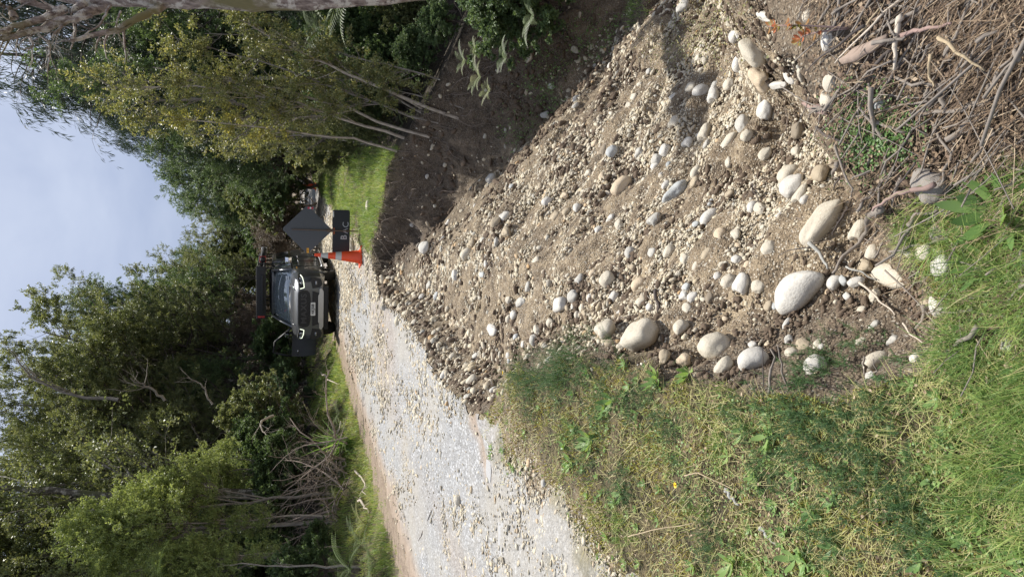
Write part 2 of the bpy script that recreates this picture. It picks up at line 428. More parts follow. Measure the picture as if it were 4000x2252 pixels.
turf = np.where(ins, 0, ss(-.15, .25, off_r + .15 * nn) * np.where(GY > 7, 1 - ss(.19, .215, GX / np.maximum(GY, 1) + .02 * nn), 1))
turf = np.where((~ins) & (GY < 6), turf * (1 - debris), turf)
turf = np.maximum(turf, np.where(off_l > .5, ss(.5, .9, off_l + .1 * nn) * (1 - ss(1.4, 2.2, off_l)), 0))
wood = np.maximum(ss(1.4, 2.3, off_l + .3 * nn), np.where(ins, ss(4.5, 6.0, GX + .5 * nn), np.maximum(ss(2.6, 3.6, off_r + .3 * nn), ss(.19, .215, GX / np.maximum(GY, 1) + .02 * nn)) * ss(6, 8, GY)))
soil = np.maximum(soil, np.where(~ins, debris * ss(-1, 0, GY) * .75, 0))
dirt = np.where(~ins, ss(-.3, .1, off_l) * (1 - ss(.5, .8, off_l)), 0)
nx, ny = len(gx), len(gy)
idx = np.arange(nx * ny).reshape(ny, nx)
q = np.stack([idx[:-1, :-1], idx[:-1, 1:], idx[1:, 1:], idx[1:, :-1]], -1).reshape(-1, 4)
me = mesh_np('ground', np.stack([GX, GY, GZ], -1), [q], dict(soil=soil, turf=turf, wood=wood, dirt=dirt))
tag(obj('ground', me, M_ground), kind='structure')

# road sheet 4 mm proud of the ground, broken off where the bank slipped
ry = axis([(-8, 1, .5), (1, 13.5, .045), (13.5, 20, .1), (20, 60, .4)]); ru = np.linspace(-.12, 3.62, 84)
RY, RU = np.meshgrid(ry, ru, indexing='ij'); RX = road_l(RY) + RU
edge_n = .12 * fbm(RY * 1.3, RY * 0 + 4, 3)
RX = RX + np.where(RU > 1.75, edge_n * (RU - 1.75) / 1.75, 0)
RZ = H(RX, RY, False) + .004 + .012 + .010 * fbm(RX * 6, RY * 6, 3) + .010 * fbm(RX * 2.2, RY * .8, 3)
en_ = .10 * fbm(RX * 5, RY * 5, 3)
RZ = RZ - .05 * (1 - ss(-.12, .22, RU + en_)) - .06 * ss(3.22, 3.62, RU + en_)
rin = inside(RX, RY) | (RX > road_r(RY) + .25)
idx = np.arange(RX.size).reshape(RX.shape)
q = np.stack([idx[:-1, :-1], idx[:-1, 1:], idx[1:, 1:], idx[1:, :-1]], -1)
bad = rin[:-1, :-1] | rin[:-1, 1:] | rin[1:, 1:] | rin[1:, :-1]
q = q[~bad][:, ::-1]
rd = np.maximum(1 - ss(.25, .75, RU + .18 * fbm(RY * .8, RU, 3)), .45 * ss(.15, .6, noise(RU * 1.2, RY * .35) ))
hp0, hp1 = flat(1850, 1625), flat(1905, 1840); hd = dist_poly(RX, RY, np.array([hp0, hp1])); rd = np.maximum(rd, .9 * (1 - ss(.04, .16, hd + .05 * fbm(RX * 3, RY * 3, 2))))
RZ = RZ - .012 * (1 - ss(.0, .14, hd))
rt = .75 * ss(3.05, 3.7, RU + .5 * fbm(RX * 4, RY * 4, 3)) * (1 - ss(5.5, 7, RY))
me = mesh_np('road', np.stack([RX, RY, RZ], -1), [q], dict(dirt=rd, turf=rt))
tag(obj('road', me, M_road), kind='structure')
def HR(x, y):                            # height of whatever is on top, the road or the ground
    h = H(x, y, False)
    onr = (x > road_l(y)) & (x < road_r(y)) & ~inside(x, y)
    return np.where(onr, h + .016, h)

# ------------------------------------------------------------------ stones
def stone_template(sub, seed, p=2.4, rough=.10):
    bm = bmesh.new(); bmesh.ops.create_icosphere(bm, subdivisions=sub, radius=1.0)
    V = np.array([v.co[:] for v in bm.verts]); F = np.array([[v.index for v in f.verts] for f in bm.faces]); bm.free()
    r = np.random.default_rng(seed)
    V = V / (np.abs(V) ** p).sum(1, keepdims=True) ** (1 / p)
    o = r.uniform(-50, 50, 3)
    d = 1 + rough * 2.0 * noise(V[:, 0] * .9 + o[0], V[:, 1] * .9 + o[1], V[:, 2] * .9 + o[2]) + rough * .7 * noise(V[:, 0] * 2.3 + o[1], V[:, 1] * 2.3 + o[2], V[:, 2] * 2.3 + o[0])
    V = V * d[:, None]
    V[:, 0] *= 1 + .22 * r.uniform(-1, 1) * V[:, 1]; V[:, 1] *= 1 + .2 * r.uniform(-1, 1) * V[:, 0]
    V -= (V.max(0) + V.min(0)) / 2; V /= np.abs(V).max(0)
    return V, F
big_t = [stone_template(4, 100 + i, r, g) for i, (r, g) in enumerate([(2.2, .10), (2.6, .09), (3.2, .10), (2.3, .16), (2.0, .12), (2.8, .14), (2.4, .08), (3.6, .12)])]
tri_t = stone_template(4, 131, 2.2, .06)
V_ = tri_t[0].copy(); V_[:, 1] *= 1 - .42 * V_[:, 0]; tri_t = (V_ / np.abs(V_).max(0), tri_t[1])
mid_t = [stone_template(2, 200 + i, r, .13) for i, r in enumerate([2.1, 2.6, 3.0, 2.2, 2.4, 3.4])]
low_t = [stone_template(1, 300 + i, r, .14) for i, r in enumerate([2.1, 2.6, 3.0, 2.2])]
stone_mesh = {}
def stone_me(kind, col):
    k = (kind, col)
    if k not in stone_mesh:
        V, F = (tri_t if kind == 'tri' else big_t[kind]); stone_mesh[k] = mesh_np('stone', V, [F]); stone_mesh[k].materials.append(SM[col])
    return stone_mesh[k]
FIX = {}
def put_stone(name, px, py, L, W, ang, col, label, cat='stone', group=None, kind=None, sink=.40, flatn=.78, fmin=.55):
    """a stone at a pixel of the land: L x W are its seen size, ang the turn of its long axis in the picture"""
    P, t = hit(px, py); P = P.reshape(3); t = float(t)
    s = t / FPX
    a = math.radians(ang); e = 14
    Q, _ = hit(np.array([px + e * math.cos(a), px - e * math.cos(a)]), np.array([py + e * math.sin(a), py - e * math.sin(a)]))
    n = normal(P[0:1], P[1:2], .12)[0]
    d = ray(np.float64(px), np.float64(py)); d = d / np.linalg.norm(d)
    ax = Q[0] - Q[1]
    # long axis: the picture direction brought onto the slope, but not stretched along grazing views
    ex = np.array([0, -sp, -cp]); ey = np.array([-1., 0, 0])
    im = math.cos(a) * ex + math.sin(a) * ey; im = im - n * (im @ n); im /= np.linalg.norm(im)
    fs = np.linalg.norm(im - d * (im @ d))           # how much of a unit along im the view shows
    la = L * s / max(fs, min(.45, fmin))
    b = np.cross(n, im); fb = np.linalg.norm(b - d * (b @ d))
    wb = W * s / max(fb, fmin)
    hn = min(la, wb) * flatn
    if kind is None: kind = int(rng.integers(0, len(big_t)))
    o = obj(name, stone_me(kind, col))
    R = Matrix(((im[0], b[0], n[0]), (im[1], b[1], n[1]), (im[2], b[2], n[2])))
    q_ = R.to_quaternion()
    o.rotation_mode = 'QUATERNION'; o.rotation_quaternion = q_
    o.scale = (la / 2, wb / 2, hn / 2)
    o.location = P + n * hn * (.5 - sink)
    tag(o, label, cat, group)
    return o
# ------------------------------------------------------------------ the stones one can single out
# px, py, long, short, turn in the picture, shape, colour, label
HERO = [
 (3140, 1135, 205, 125, 10, 'tri', 'white', 'largest boulder of the slope, smooth pale and triangular, tapering to one side'),
 (3493, 1076, 128, 102, 10, 0, 'cream', 'big round cream boulder with a dry twig across it, near the grass'),
 (3217, 881, 205, 74, -56, 2, 'cream', 'long flat cream slab sunk slantwise in the grit with a rusty end'),
 (3641, 720, 140, 112, 0, 3, 'dark', 'dark grey brown boulder sunk in rooty soil under the pink root'),
 (3700, 800, 90, 52, -68, 1, 'blue', 'pale blue grey rock lying behind the leafy weed'),
 (3678, 912, 74, 56, 80, 4, 'dark', 'dark mottled grey cobble with a white lichen patch'),
 (3668, 990, 70, 48, -10, 0, 'grey', 'smooth dark grey cobble touching the round cream cobble'),
 (3621, 986, 68, 60, -30, 6, 'cream', 'round cream cobble beside the smooth grey one at the grass edge'),
 (3691, 1037, 78, 64, 10, 5, 'white', 'white oval cobble with one brownish side at the grass edge'),
 (3695, 1185, 112, 82, 85, 0, 'white', 'large pale boulder half hidden by the long green grass'),
 (3427, 1422, 102, 48, -8, 6, 'cream', 'long cream boulder with a peach edge beside two upright grey sticks'),
 (2805, 1364, 128, 82, -42, 1, 'cream', 'big cream boulder lying slantwise along the turf edge'),
 (2517, 1321, 112, 92, 62, 2, 'cream', 'big blocky cream boulder with flat top near the turf edge'),
 (2374, 1298, 86, 56, 6, 5, 'cream', 'cream boulder with a chipped corner beside the blocky one'),
 (2948, 1418, 122, 62, 14, 6, 'white', 'broad pale boulder striped with fine cracks beside the grey sticks'),
 (2836, 1434, 76, 50, 70, 0, 'cream', 'upright cream cobble between the two big turf edge boulders'),
 (2673, 1415, 64, 38, -25, 3, 'peach', 'peach topped cobble hugging the turf edge'),
 (3190, 1434, 92, 68, 40, 4, 'white', 'pale boulder showing through wispy green weeds'),
 (2665, 1282, 68, 44, -18, 4, 'cream', 'hollow sided cream cobble above the turf edge boulders'),
 (2955, 194, 104, 54, -56, 2, 'cream', 'tall angular cream boulder casting a strong shadow high on the bank'),
 (2982, 297, 88, 56, -50, 5, 'peach', 'sandy cream boulder beside the angular one'),
 (3002, 431, 78, 52, -42, 0, 'white', 'smooth white egg shaped boulder near the dead twigs'),
 (2435, 730, 96, 40, -62, 1, 'peach', 'long peach coloured cobble standing in the gravel'),
 (2645, 761, 116, 44, -52, 3, 'blue', 'long blue grey boulder with a pointed end'),
 (3087, 690, 78, 52, -70, 6, 'cream', 'cream boulder at the back of the cluster of three'),
 (3105, 736, 96, 66, -55, 0, 'white', 'front boulder of the cluster of three, smooth and pale'),
 (3134, 762, 80, 28, -52, 5, 'cream', 'narrow cream cobble leaning on the cluster of three'),
 (3148, 782, 42, 24, -52, 1, 'white', 'small pale cobble at the foot of the cluster of three'),
 (3212, 680, 72, 54, -48, 4, 'tan', 'weathered tan grey boulder with a rough side'),
 (3276, 637, 62, 40, -70, 3, 'tan', 'mustard tan rock beside the dark crossed sticks'),
 (3126, 510, 64, 32, -58, 2, 'brown', 'brownish pointed stone beside small cream ones'),
 (2502, 1118, 66, 44, -10, 6, 'peach', 'peach domed cobble with a deep shadow on one side'),
 (2855, 1103, 66, 38, -8, 1, 'cream', 'flat cream cobble, first of the row before the largest boulder'),
 (2910, 1110, 84, 44, -20, 5, 'white', 'whitish cobble capped with dark soil in the row before the largest boulder'),
 (2972, 1120, 56, 50, 80, 4, 'cream', 'blunt cream cobble next to the largest boulder'),
 (2199, 1190, 62, 45, 84, 2, 'white', 'pale upright block leaning against a round grey cobble'),
 (2246, 1158, 46, 44, 0, 0, 'grey', 'round grey cobble behind the pale upright block'),
 (2039, 1178, 44, 38, 0, 4, 'grey', 'round lichen grey cobble in the middle of the slope'),
 (1929, 1288, 52, 42, 10, 3, 'white', 'chalk white cobble high on the slope near the road edge'),
 (1666, 968, 54, 36, -62, 0, 'white', 'large white cobble just below the broken road edge'),
 (1828, 997, 54, 30, -60, 6, 'cream', 'cream egg shaped cobble below the bare soil bank'),
 (1848, 954, 34, 22, -60, 5, 'tan', 'small tan cobble just above the cream egg shaped one'),
 (1982, 911, 42, 34, -30, 3, 'tan', 'tan cobble with a hollow shaded side in the gully'),
 (1924, 702, 44, 30, -40, 2, 'grey', 'green grey rock on the shaded soil bank'),
 (1668, 688, 20, 15, -80, 0, 'white', 'lone white pebble high on the dark soil bank'),
 (2141, 791, 44, 26, -60, 1, 'white', 'white wedge shaped cobble in the upper gravel'),
 (2207, 768, 30, 24, -50, 3, 'peach', 'small rusty topped cobble in the upper gravel'),
 (2216, 830, 36, 24, -60, 6, 'tan', 'smooth tan cobble in the upper gravel'),
 (2176, 850, 42, 32, -20, 2, 'tan', 'blocky tan grey cobble in the upper gravel'),
 (2257, 813, 38, 24, -62, 4, 'white', 'white cobble beside the smooth tan one'),
 (2367, 589, 52, 24, -30, 5, 'brown', 'dark brown angular stone beside a pale blue one'),
 (2396, 594, 52, 30, -25, 1, 'blue', 'pale blue grey stone touching the dark brown one'),
 (2572, 629, 46, 26, -60, 7, 'grey', 'pointed grey stone with a flat face'),
 (3440, 404, 54, 48, 10, 0, 'blue', 'round blue white stone among the dead twigs and tiny green leaves'),
 (3547, 384, 32, 20, -40, 2, 'blue', 'small slate blue stone among the dead twigs'),
 (3264, 1107, 60, 40, -78, 6, 'white', 'smooth white cobble at the blunt end of the largest boulder'),
 (3296, 1096, 36, 30, 40, 7, 'blue', 'small blue grey angular stone wedged between white cobbles'),
 (3348, 1102, 64, 36, 10, 1, 'white', 'white cobble under the lichen covered branch'),
 (3388, 1045, 54, 40, -30, 3, 'tan', 'tan cobble half shaded by the lichen covered branch'),
 (3361, 905, 88, 42, -62, 5, 'cream', 'pinkish cream cobble caught under the long dark branch'),
 (3423, 988, 72, 42, 70, 0, 'cream', 'cream cobble between the long dark branch and the big round boulder'),
 (3559, 981, 46, 34, 40, 6, 'white', 'white pear shaped stone on bare soil near the grass'),
 (3423, 1156, 56, 32, 85, 4, 'cream', 'cream cobble beside a red dead leaf'),
 (3243, 155, 86, 34, -22, 1, 'white', 'long white cobble near the red leaved weed'),
 (3583, 1403, 50, 38, -40, 4, 'white', 'white chipped stone beside the straw tuft'),
 (3940, 1341, 64, 48, -20, 0, 'grey', 'pale lichen spotted stone half hidden deep in the grass'),
]
ROAD_STONES = [
 (1911, 1825, 112, 30, 88, 'longest of the two flat pale rocks showing beside the muddy hollow'),
 (1961, 2108, 165, 40, 84, 'longest flat rock worn level with the road gravel'),
 (1772, 1888, 62, 26, 80, 'flat pale rock worn into the road near the wheel track'),
 (1882, 1920, 46, 28, 60, 'roundish flat rock worn into the middle of the road'),
 (1872, 2009, 66, 18, 80, 'narrow flat rock worn into the road'),
 (1586, 1451, 44, 16, 85, 'flat bluish rock in the road nearest the car'),
 (1783, 1635, 46, 22, 80, 'flat pale rock in the road beside the tip of the hole'),
 (1731, 1805, 46, 22, 75, 'flat pale rock in the road beyond the muddy hollow'),
 (1885, 2173, 60, 26, 82, 'flat pale rock in the road behind the longest one'),
 (1993, 1937, 32, 22, 60, 'small flat white rock near the turf side of the road'),
 (1586, 1805, 34, 16, 80, 'small flat rock out in the wheel track of the road'),
]
for (px, py, L_, W_, a, k, c, lab) in HERO:
    put_stone('boulder' if L_ > 95 else 'stone', px, py, L_, W_, a, c, lab, 'boulder' if L_ > 95 else 'stone', 'stones lying on the washed out slope', kind=k, sink=.30)
for (px, py, L_, W_, a, lab) in ROAD_STONES:
    put_stone('road_stone', px, py, L_, W_, a, 'road', lab, 'stone', 'flat rocks set in the road', kind=int(rng.integers(0, 8)), flatn=.12, sink=.38, fmin=.14)
put_stone('stone', 1802, 1950, 40, 24, 20, 'cream', 'loose cream stone sitting up on the road gravel', 'stone', kind=0, sink=.1)
put_stone('stone', 2133, 1884, 30, 16, 80, 'grey', 'loose grey oval stone on the road near the turf', 'stone', kind=6, sink=.1)
# second rank: seen one by one, told apart by what they lie beside
SECOND = [(2991,606,56,38,-75,'cream'),(2774,854,80,40,-75,'white'),(2719,877,30,26,0,'blue'),(2816,916,58,36,-60,'peach'),(2878,916,38,34,0,'cream'),
 (3010,971,60,50,10,'cream'),(2941,811,46,30,85,'white'),(2972,817,44,36,-20,'cream'),(2677,1010,46,40,-10,'cream'),(2770,994,64,30,-32,'tan'),
 (2731,1033,64,24,-58,'cream'),(2618,982,48,38,60,'cream'),(2552,990,44,34,-50,'grey'),(2463,986,52,30,-45,'grey'),(2374,1095,66,34,-30,'cream'),
 (2878,1013,38,30,-40,'white'),(2805,1079,32,28,0,'white'),(3110,590,38,30,-60,'cream'),(2723,676,54,34,-30,'cream'),(2719,713,42,32,70,'tan'),
 (2463,1329,46,26,84,'cream'),(2673,1158,42,32,-20,'white'),(2708,1162,48,28,-68,'white'),(2778,1162,46,28,0,'brown'),(2688,1205,50,36,-40,'cream'),
 (2599,1391,52,44,70,'tan'),(2941,1348,30,28,0,'white'),(3096,1380,52,38,-30,'cream'),(3139,1348,56,48,20,'tan'),(3200,1345,42,34,40,'cream'),
 (3007,1197,46,32,80,'tan'),(3030,1197,30,28,0,'blue'),(3073,1263,52,15,88,'white'),(2428,1352,42,24,-20,'cream'),(3311,1158,28,27,0,'white'),
 (3621,1185,30,24,0,'tan'),(3419,1275,50,24,-25,'grey'),(3493,1337,54,32,20,'grey'),(3404,1469,40,30,60,'white'),(2067,1123,34,30,-10,'grey'),
 (1885,1072,28,24,0,'blue'),(1680,1113,28,26,0,'grey'),(1782,1075,40,20,-30,'white'),(2087,1326,44,24,-35,'grey'),(2049,1343,30,22,70,'white'),
 (2269,1092,44,24,-30,'grey'),(2317,1070,36,22,-35,'peach'),(2101,1288,32,24,-30,'cream'),(1849,1484,42,34,70,'cream'),(1908,1503,32,26,80,'tan'),
 (1737,1464,38,18,-40,'white'),(1938,869,50,26,-65,'tan'),(1975,847,42,26,-60,'white'),(1755,873,34,20,-65,'white'),(1610,875,20,16,0,'white'),
 (1672,873,28,14,80,'tan'),(2890,250,60,40,-40,'white'),(2850,330,50,34,-50,'cream'),(2795,370,60,36,-20,'white'),(2740,360,64,40,-50,'white'),
 (2700,350,50,36,-30,'cream'),(2800,340,48,30,-60,'grey'),(2640,480,50,30,-60,'cream'),(2760,520,70,34,-40,'cream'),(2745,530,40,24,0,'white'),
 (2500,600,44,28,-60,'grey'),(2560,650,36,28,-40,'white'),(3040,330,70,32,-40,'white'),(3090,300,60,34,-50,'white'),(3130,290,50,30,-30,'cream'),
 (3250,320,80,40,-20,'cream'),(3240,390,60,52,0,'cream'),(2905,490,60,44,10,'grey'),(2920,530,54,34,-30,'cream'),(2850,560,90,30,-25,'cream'),
 (2870,140,100,50,-30,'white'),(2990,60,60,40,-40,'white'),(3160,60,50,34,-50,'cream'),(2670,30,60,38,-30,'grey'),(2730,230,34,28,0,'cream'),
 (2500,120,30,24,-60,'cream'),(2480,380,30,22,-40,'cream'),(2300,680,34,24,-40,'cream'),(2100,1020,36,26,-50,'cream'),(2340,900,40,26,-40,'white'),
 (2420,880,36,28,0,'cream'),(2560,860,60,28,-40,'grey'),(2690,560,44,30,-60,'white'),(2600,590,52,24,-60,'white'),(2390,860,46,26,-50,'white'),
 (2540,1200,30,24,0,'white'),(2400,1160,44,20,-70,'white'),(2420,1220,26,18,0,'white'),(2505,1180,40,30,-30,'cream'),(2150,1260,34,22,-40,'cream'),
 (2010,1230,34,24,-30,'white'),(1990,1170,32,20,-40,'cream'),(1760,1040,30,20,-70,'tan'),(1620,1260,26,20,0,'cream'),(1700,1300,28,22,0,'cream'),
 (1650,1160,26,18,0,'white'),(1990,1390,30,20,-60,'white'),(2060,1400,34,22,-30,'cream'),(1860,1390,28,18,0,'white'),(1770,1390,30,22,0,'cream')]
hx = np.array([(h[0], h[1]) for h in HERO]); used_lab = {}
def short(lab):
    w_ = lab.split(',')[0].split()
    for k in range(3, len(w_)):
        if w_[k] in ('with', 'beside', 'near', 'in', 'lying', 'half', 'sunk', 'casting', 'hugging', 'showing', 'standing', 'touching', 'among', 'behind', 'caught', 'under', 'above', 'below', 'on', 'just', 'high', 'between', 'at', 'leaning', 'next', 'capped', 'of', 'wedged', 'striped', 'across'): w_ = w_[:k]; break
    return ' '.join(w_[:6])
ORD = ['', 'second ', 'third ', 'fourth ', 'fifth ', 'sixth ', 'seventh ', 'eighth ', 'ninth ', 'tenth ', 'eleventh ', 'twelfth ']
def near_label(px, py, L_, c, noun):
    i = int(np.argmin(((hx - (px, py)) ** 2).sum(1))); dx, dy = px - hx[i][0], py - hx[i][1]
    rel = ('right of' if dx > 0 else 'left of') if abs(dx) > abs(dy) else ('below' if dy > 0 else 'above')
    size = 'small' if L_ < 36 else ('middling' if L_ < 56 else 'larger'); key = (size, c, rel, i, noun); k = used_lab.get(key, 0); used_lab[key] = k + 1
    return f'{ORD[min(k, 11)]}{size} {c.replace("blue", "bluish")} {noun} {rel} the {short(HERO[i][7])}'
order = sorted(SECOND, key=lambda q_: np.min(((hx - (q_[0], q_[1])) ** 2).sum(1)))
for (px, py, L_, W_, a, c) in order:
    put_stone('stone', px, py, L_, W_, a, c, near_label(px, py, L_, c, 'stone'), 'stone', 'stones lying on the washed out slope')

# cobbles strewn over the slip: individuals, then all the smaller pebbles as one mass
def slope_points(n, r):
    out = np.zeros((0, 2))
    while len(out) < n:
        D = 1.9 * (13.0 / 1.9) ** r.random(n * 2); A = r.uniform(-.35, .62, n * 2)
        x, y = D * np.sin(A), D * np.cos(A)
        k = inside(x, y) & (x < 5)
        out = np.concatenate([out, np.stack([x[k], y[k]], 1)])
    return out[:n]
r2 = np.random.default_rng(21)
pts = slope_points(120, r2); cols = ['cream', 'white', 'cream', 'grey', 'tan', 'white', 'peach', 'blue']
for i, (x, y) in enumerate(pts):
    dist = math.hypot(x, y); c = cols[i % 8]; k = int(r2.integers(0, 8)); s_ = r2.uniform(.0050, .0100) * dist ** .8
    n = normal(np.array([x]), np.array([y]), .1)[0]
    o = obj('cobble', stone_me(k, c)); M = frames(n[None], np.array([r2.uniform(0, 6.28)]))[0]
    o.rotation_mode = 'QUATERNION'; o.rotation_quaternion = Matrix(M.tolist()).to_quaternion()
    sc3 = np.array([1.25, .9, .7]) * s_; o.scale = sc3
    o.location = (x, y, float(H(x, y)) + sc3[2] * .3)
    q_ = np.array(o.location) - [0, 0, EYE]; dep = q_[1] * cp - q_[2] * sp; ppx, ppy = 2000 + FPX * (-q_[1] * sp - q_[2] * cp) / dep, 1126 - FPX * q_[0] / dep
    tag(o, near_label(ppx, ppy, 2.2 * s_ / dep * FPX, c, 'cobble'), 'stone', 'fist sized cobbles strewn over the gravel slope')

def pebbles(name, x, y, r, templ, squash, seed, sink, heights, label, mat=None):
    rr = np.random.default_rng(seed); parts = []; tints = []
    which = rr.integers(0, len(templ), len(x))
    n = normal(x, y, .05); n = unit(n + rr.normal(0, .22, n.shape)); z = heights(x, y)
    F_ = frames(n, rr.uniform(0, 6.28, len(x)))
    S = np.stack([r * rr.uniform(.95, 1.6, len(x)), r * rr.uniform(.7, 1.0, len(x)), r * squash * rr.uniform(.7, 1.2, len(x))], -1)
    M = F_ * S[:, None, :]
    T = np.stack([x, y, z], -1) + n * (S[:, 2] * sink)[:, None]
    ti = rr.random(len(x))
    for k, (tv, tf) in enumerate(templ):
        s = which == k
        V, F = scatter(tv, tf, M[s], T[s], name); parts.append((V, [F])); tints.append(np.repeat(ti[s], len(tv)))
    V, F = join_np(parts)
    o = obj(name, mesh_np(name, V, F, dict(tint=np.concatenate(tints))), mat or M_pebble)
    return tag(o, label, 'pebbles', kind='stuff')
P_ = slope_points(95000, r2)
keep = r2.random(len(P_)) < np.clip(.74 + 1.7 * fbm((P_[:, 0] * .55 - P_[:, 1] * .83) * .55, (P_[:, 0] * .83 + P_[:, 1] * .55) * 2.0, 3), .10, 1)
dfar = dist_poly(P_[:, 0], P_[:, 1], FAR); keep &= (r2.random(len(P_)) < .22 + .78 * ss(.2, 1.5, dfar))
dnear = dist_poly(P_[:, 0], P_[:, 1], NEAR); keep &= (r2.random(len(P_)) < .3 + .7 * ss(.1, .5, dnear) )
P_ = P_[keep]; D_ = np.hypot(P_[:, 0], P_[:, 1]); rad = .00100 * D_ * r2.random(len(P_)) ** (-1 / 2.3); rad = np.minimum(rad, .0055 * D_ ** .75)
b_ = rad > .0030 * D_
pebbles('pebbles', P_[b_, 0], P_[b_, 1], rad[b_], mid_t, .75, 5, -.05, H, 'countless pale rounded pebbles covering the gravel slope')
pebbles('gravel', P_[~b_, 0], P_[~b_, 1], rad[~b_], low_t, .75, 6, .0, H, 'fine pale gravel grains strewn over the slope')
# loose stones along the broken edge of the road
ed = np.concatenate([np.array(a_)[None] + (np.array(b_) - np.array(a_))[None] * r2.random((9, 1)) for a_, b_ in zip(LEFT_EDGE[:-1], LEFT_EDGE[1:])])
ed = ed + r2.normal(0, .17, ed.shape) + np.array([.16, -.07])
D_ = np.hypot(ed[:, 0], ed[:, 1]); k = inside(ed[:, 0], ed[:, 1]) | (r2.random(len(ed)) < .25); ed = ed[k]; D_ = D_[k]
pebbles('edge_rubble', ed[:, 0], ed[:, 1], np.minimum(.0020 * r2.random(len(ed)) ** (-.5), .0062) * D_ ** .9, mid_t, .8, 8, .3, HR, 'loose cobbles and pebbles crumbling from the broken road edge')
# crumbs and clods of brown earth between the stones
clod_t = [stone_template(2, 400 + i, 2.0, .32) for i in range(5)]
Q_ = slope_points(24000, r2); dq = np.minimum(dist_poly(Q_[:, 0], Q_[:, 1], NEAR), dist_poly(Q_[:, 0], Q_[:, 1], LEFTP))
pat = fbm(Q_[:, 0] * 1.6 + 7, Q_[:, 1] * 1.6, 3); kq = r2.random(len(Q_)) < np.clip(.10 + .8 * ss(.0, .5, pat) + .8 * (1 - ss(.1, .6, dq)), 0, 1); Q_ = Q_[kq]; D_ = np.hypot(Q_[:, 0], Q_[:, 1])
pebbles('earth_clods', Q_[:, 0], Q_[:, 1], np.minimum(.0016 * D_ * r2.random(len(Q_)) ** (-.5), .009 * D_ ** .7), clod_t, .8, 11, .15, H, 'crumbs and clods of brown earth between the stones', M_clod)
# stones bedded in the road surface
n_ = 70000; Dr = 2.0 * (30 / 2.0) ** r2.random(n_); xr = road_l(Dr) + r2.uniform(.15, 3.55, n_)
k = ~inside(xr, Dr) & (r2.random(n_) < np.clip(.50 + .9 * fbm(xr * 1.4, Dr * .5, 3), .05, 1) * (1 - .75 * (np.exp(-((xr - road_l(Dr) - 1.0) / .22) ** 2) + np.exp(-((xr - road_l(Dr) - 2.65) / .22) ** 2)))) & (r2.random(n_) < .15 + .85 * ss(.3, .9, xr - road_l(Dr)))
xr, Dr = xr[k], Dr[k]; rr_ = .00115 * Dr * r2.random(len(xr)) ** (-1 / 2.7); rr_ = np.minimum(rr_, .0020 * Dr + .014)
pebbles('road_pebbles', xr, Dr, rr_, low_t, .38, 9, .02, HR, 'pale flat pebbles pressed into the gravel road')

# ------------------------------------------------------------------ sticks, roots and bark
def wood_mat(name, col, col2, scale=30):
    t = NT(name, .9); co = t.coords('Object', (1, 1, 1))
    a = t.noise(scale, 5, .65, co); b = t.noise(6, 4, .6, co)
    c = t.mix(a, col, col2); c = t.mix(t.math('MULTIPLY', t.ramp(b, [(.5, (0, 0, 0)), (.65, (1, 1, 1))]), .35), c, tuple(x * .45 for x in col))
    return t.done(c, t.bump(a, .6, .004))
WD = {'bark': wood_mat('flaking_bark', (.20, .145, .11), (.40, .31, .25), 45), 'pale': wood_mat('weathered_wood', (.42, .35, .27), (.56, .50, .42)), 'dark': wood_mat('dark_wood', (.045, .036, .032), (.11, .09, .08)),
      'grey': wood_mat('grey_wood', (.13, .11, .09), (.30, .26, .22)), 'pink': wood_mat('pinkish_root', (.20, .13, .11), (.38, .27, .235)),
      'straw': wood_mat('straw_stalk', (.30, .23, .14), (.46, .37, .24)), 'lichen': wood_mat('lichen_wood', (.20, .19, .17), (.46, .46, .42), 60)}
def stick(name, pix, r, mat, label, cat='stick', lift=.012, taper=.45, group=None, sides=7, arch=0.0):
    pp = np.array(pix, float); k = len(pp)
    s = np.linspace(0, k - 1, 5 * (k - 1) + 3)
    px, py = np.interp(s, range(k), pp[:, 0]), np.interp(s, range(k), pp[:, 1])
    ends, _ = hit(pp[:, 0], pp[:, 1])
    P = np.stack([np.interp(s, range(k), ends[:, j]) for j in range(3)], -1)
    P[:, 2] = np.maximum(P[:, 2], H(P[:, 0], P[:, 1], False)) + lift + r * .6
    P[:, 2] += arch * np.sin(np.linspace(0, np.pi, len(s)))
    P += np.random.default_rng(int(pp[0, 0])).normal(0, r * .55, P.shape)
    P[1:-1] = (P[:-2] + 2 * P[1:-1] + P[2:]) / 4
    c0 = P.mean(0)
    R = r * np.linspace(1, taper, len(s)) * (1 + .12 * np.sin(np.arange(len(s)) * 2.1))
    me = tube_mesh(name, P - c0, R, sides)
    o = obj(name, me, WD[mat], loc=c0)
    return tag(o, label, cat, group)
G_ = 'dead sticks on the near bank'
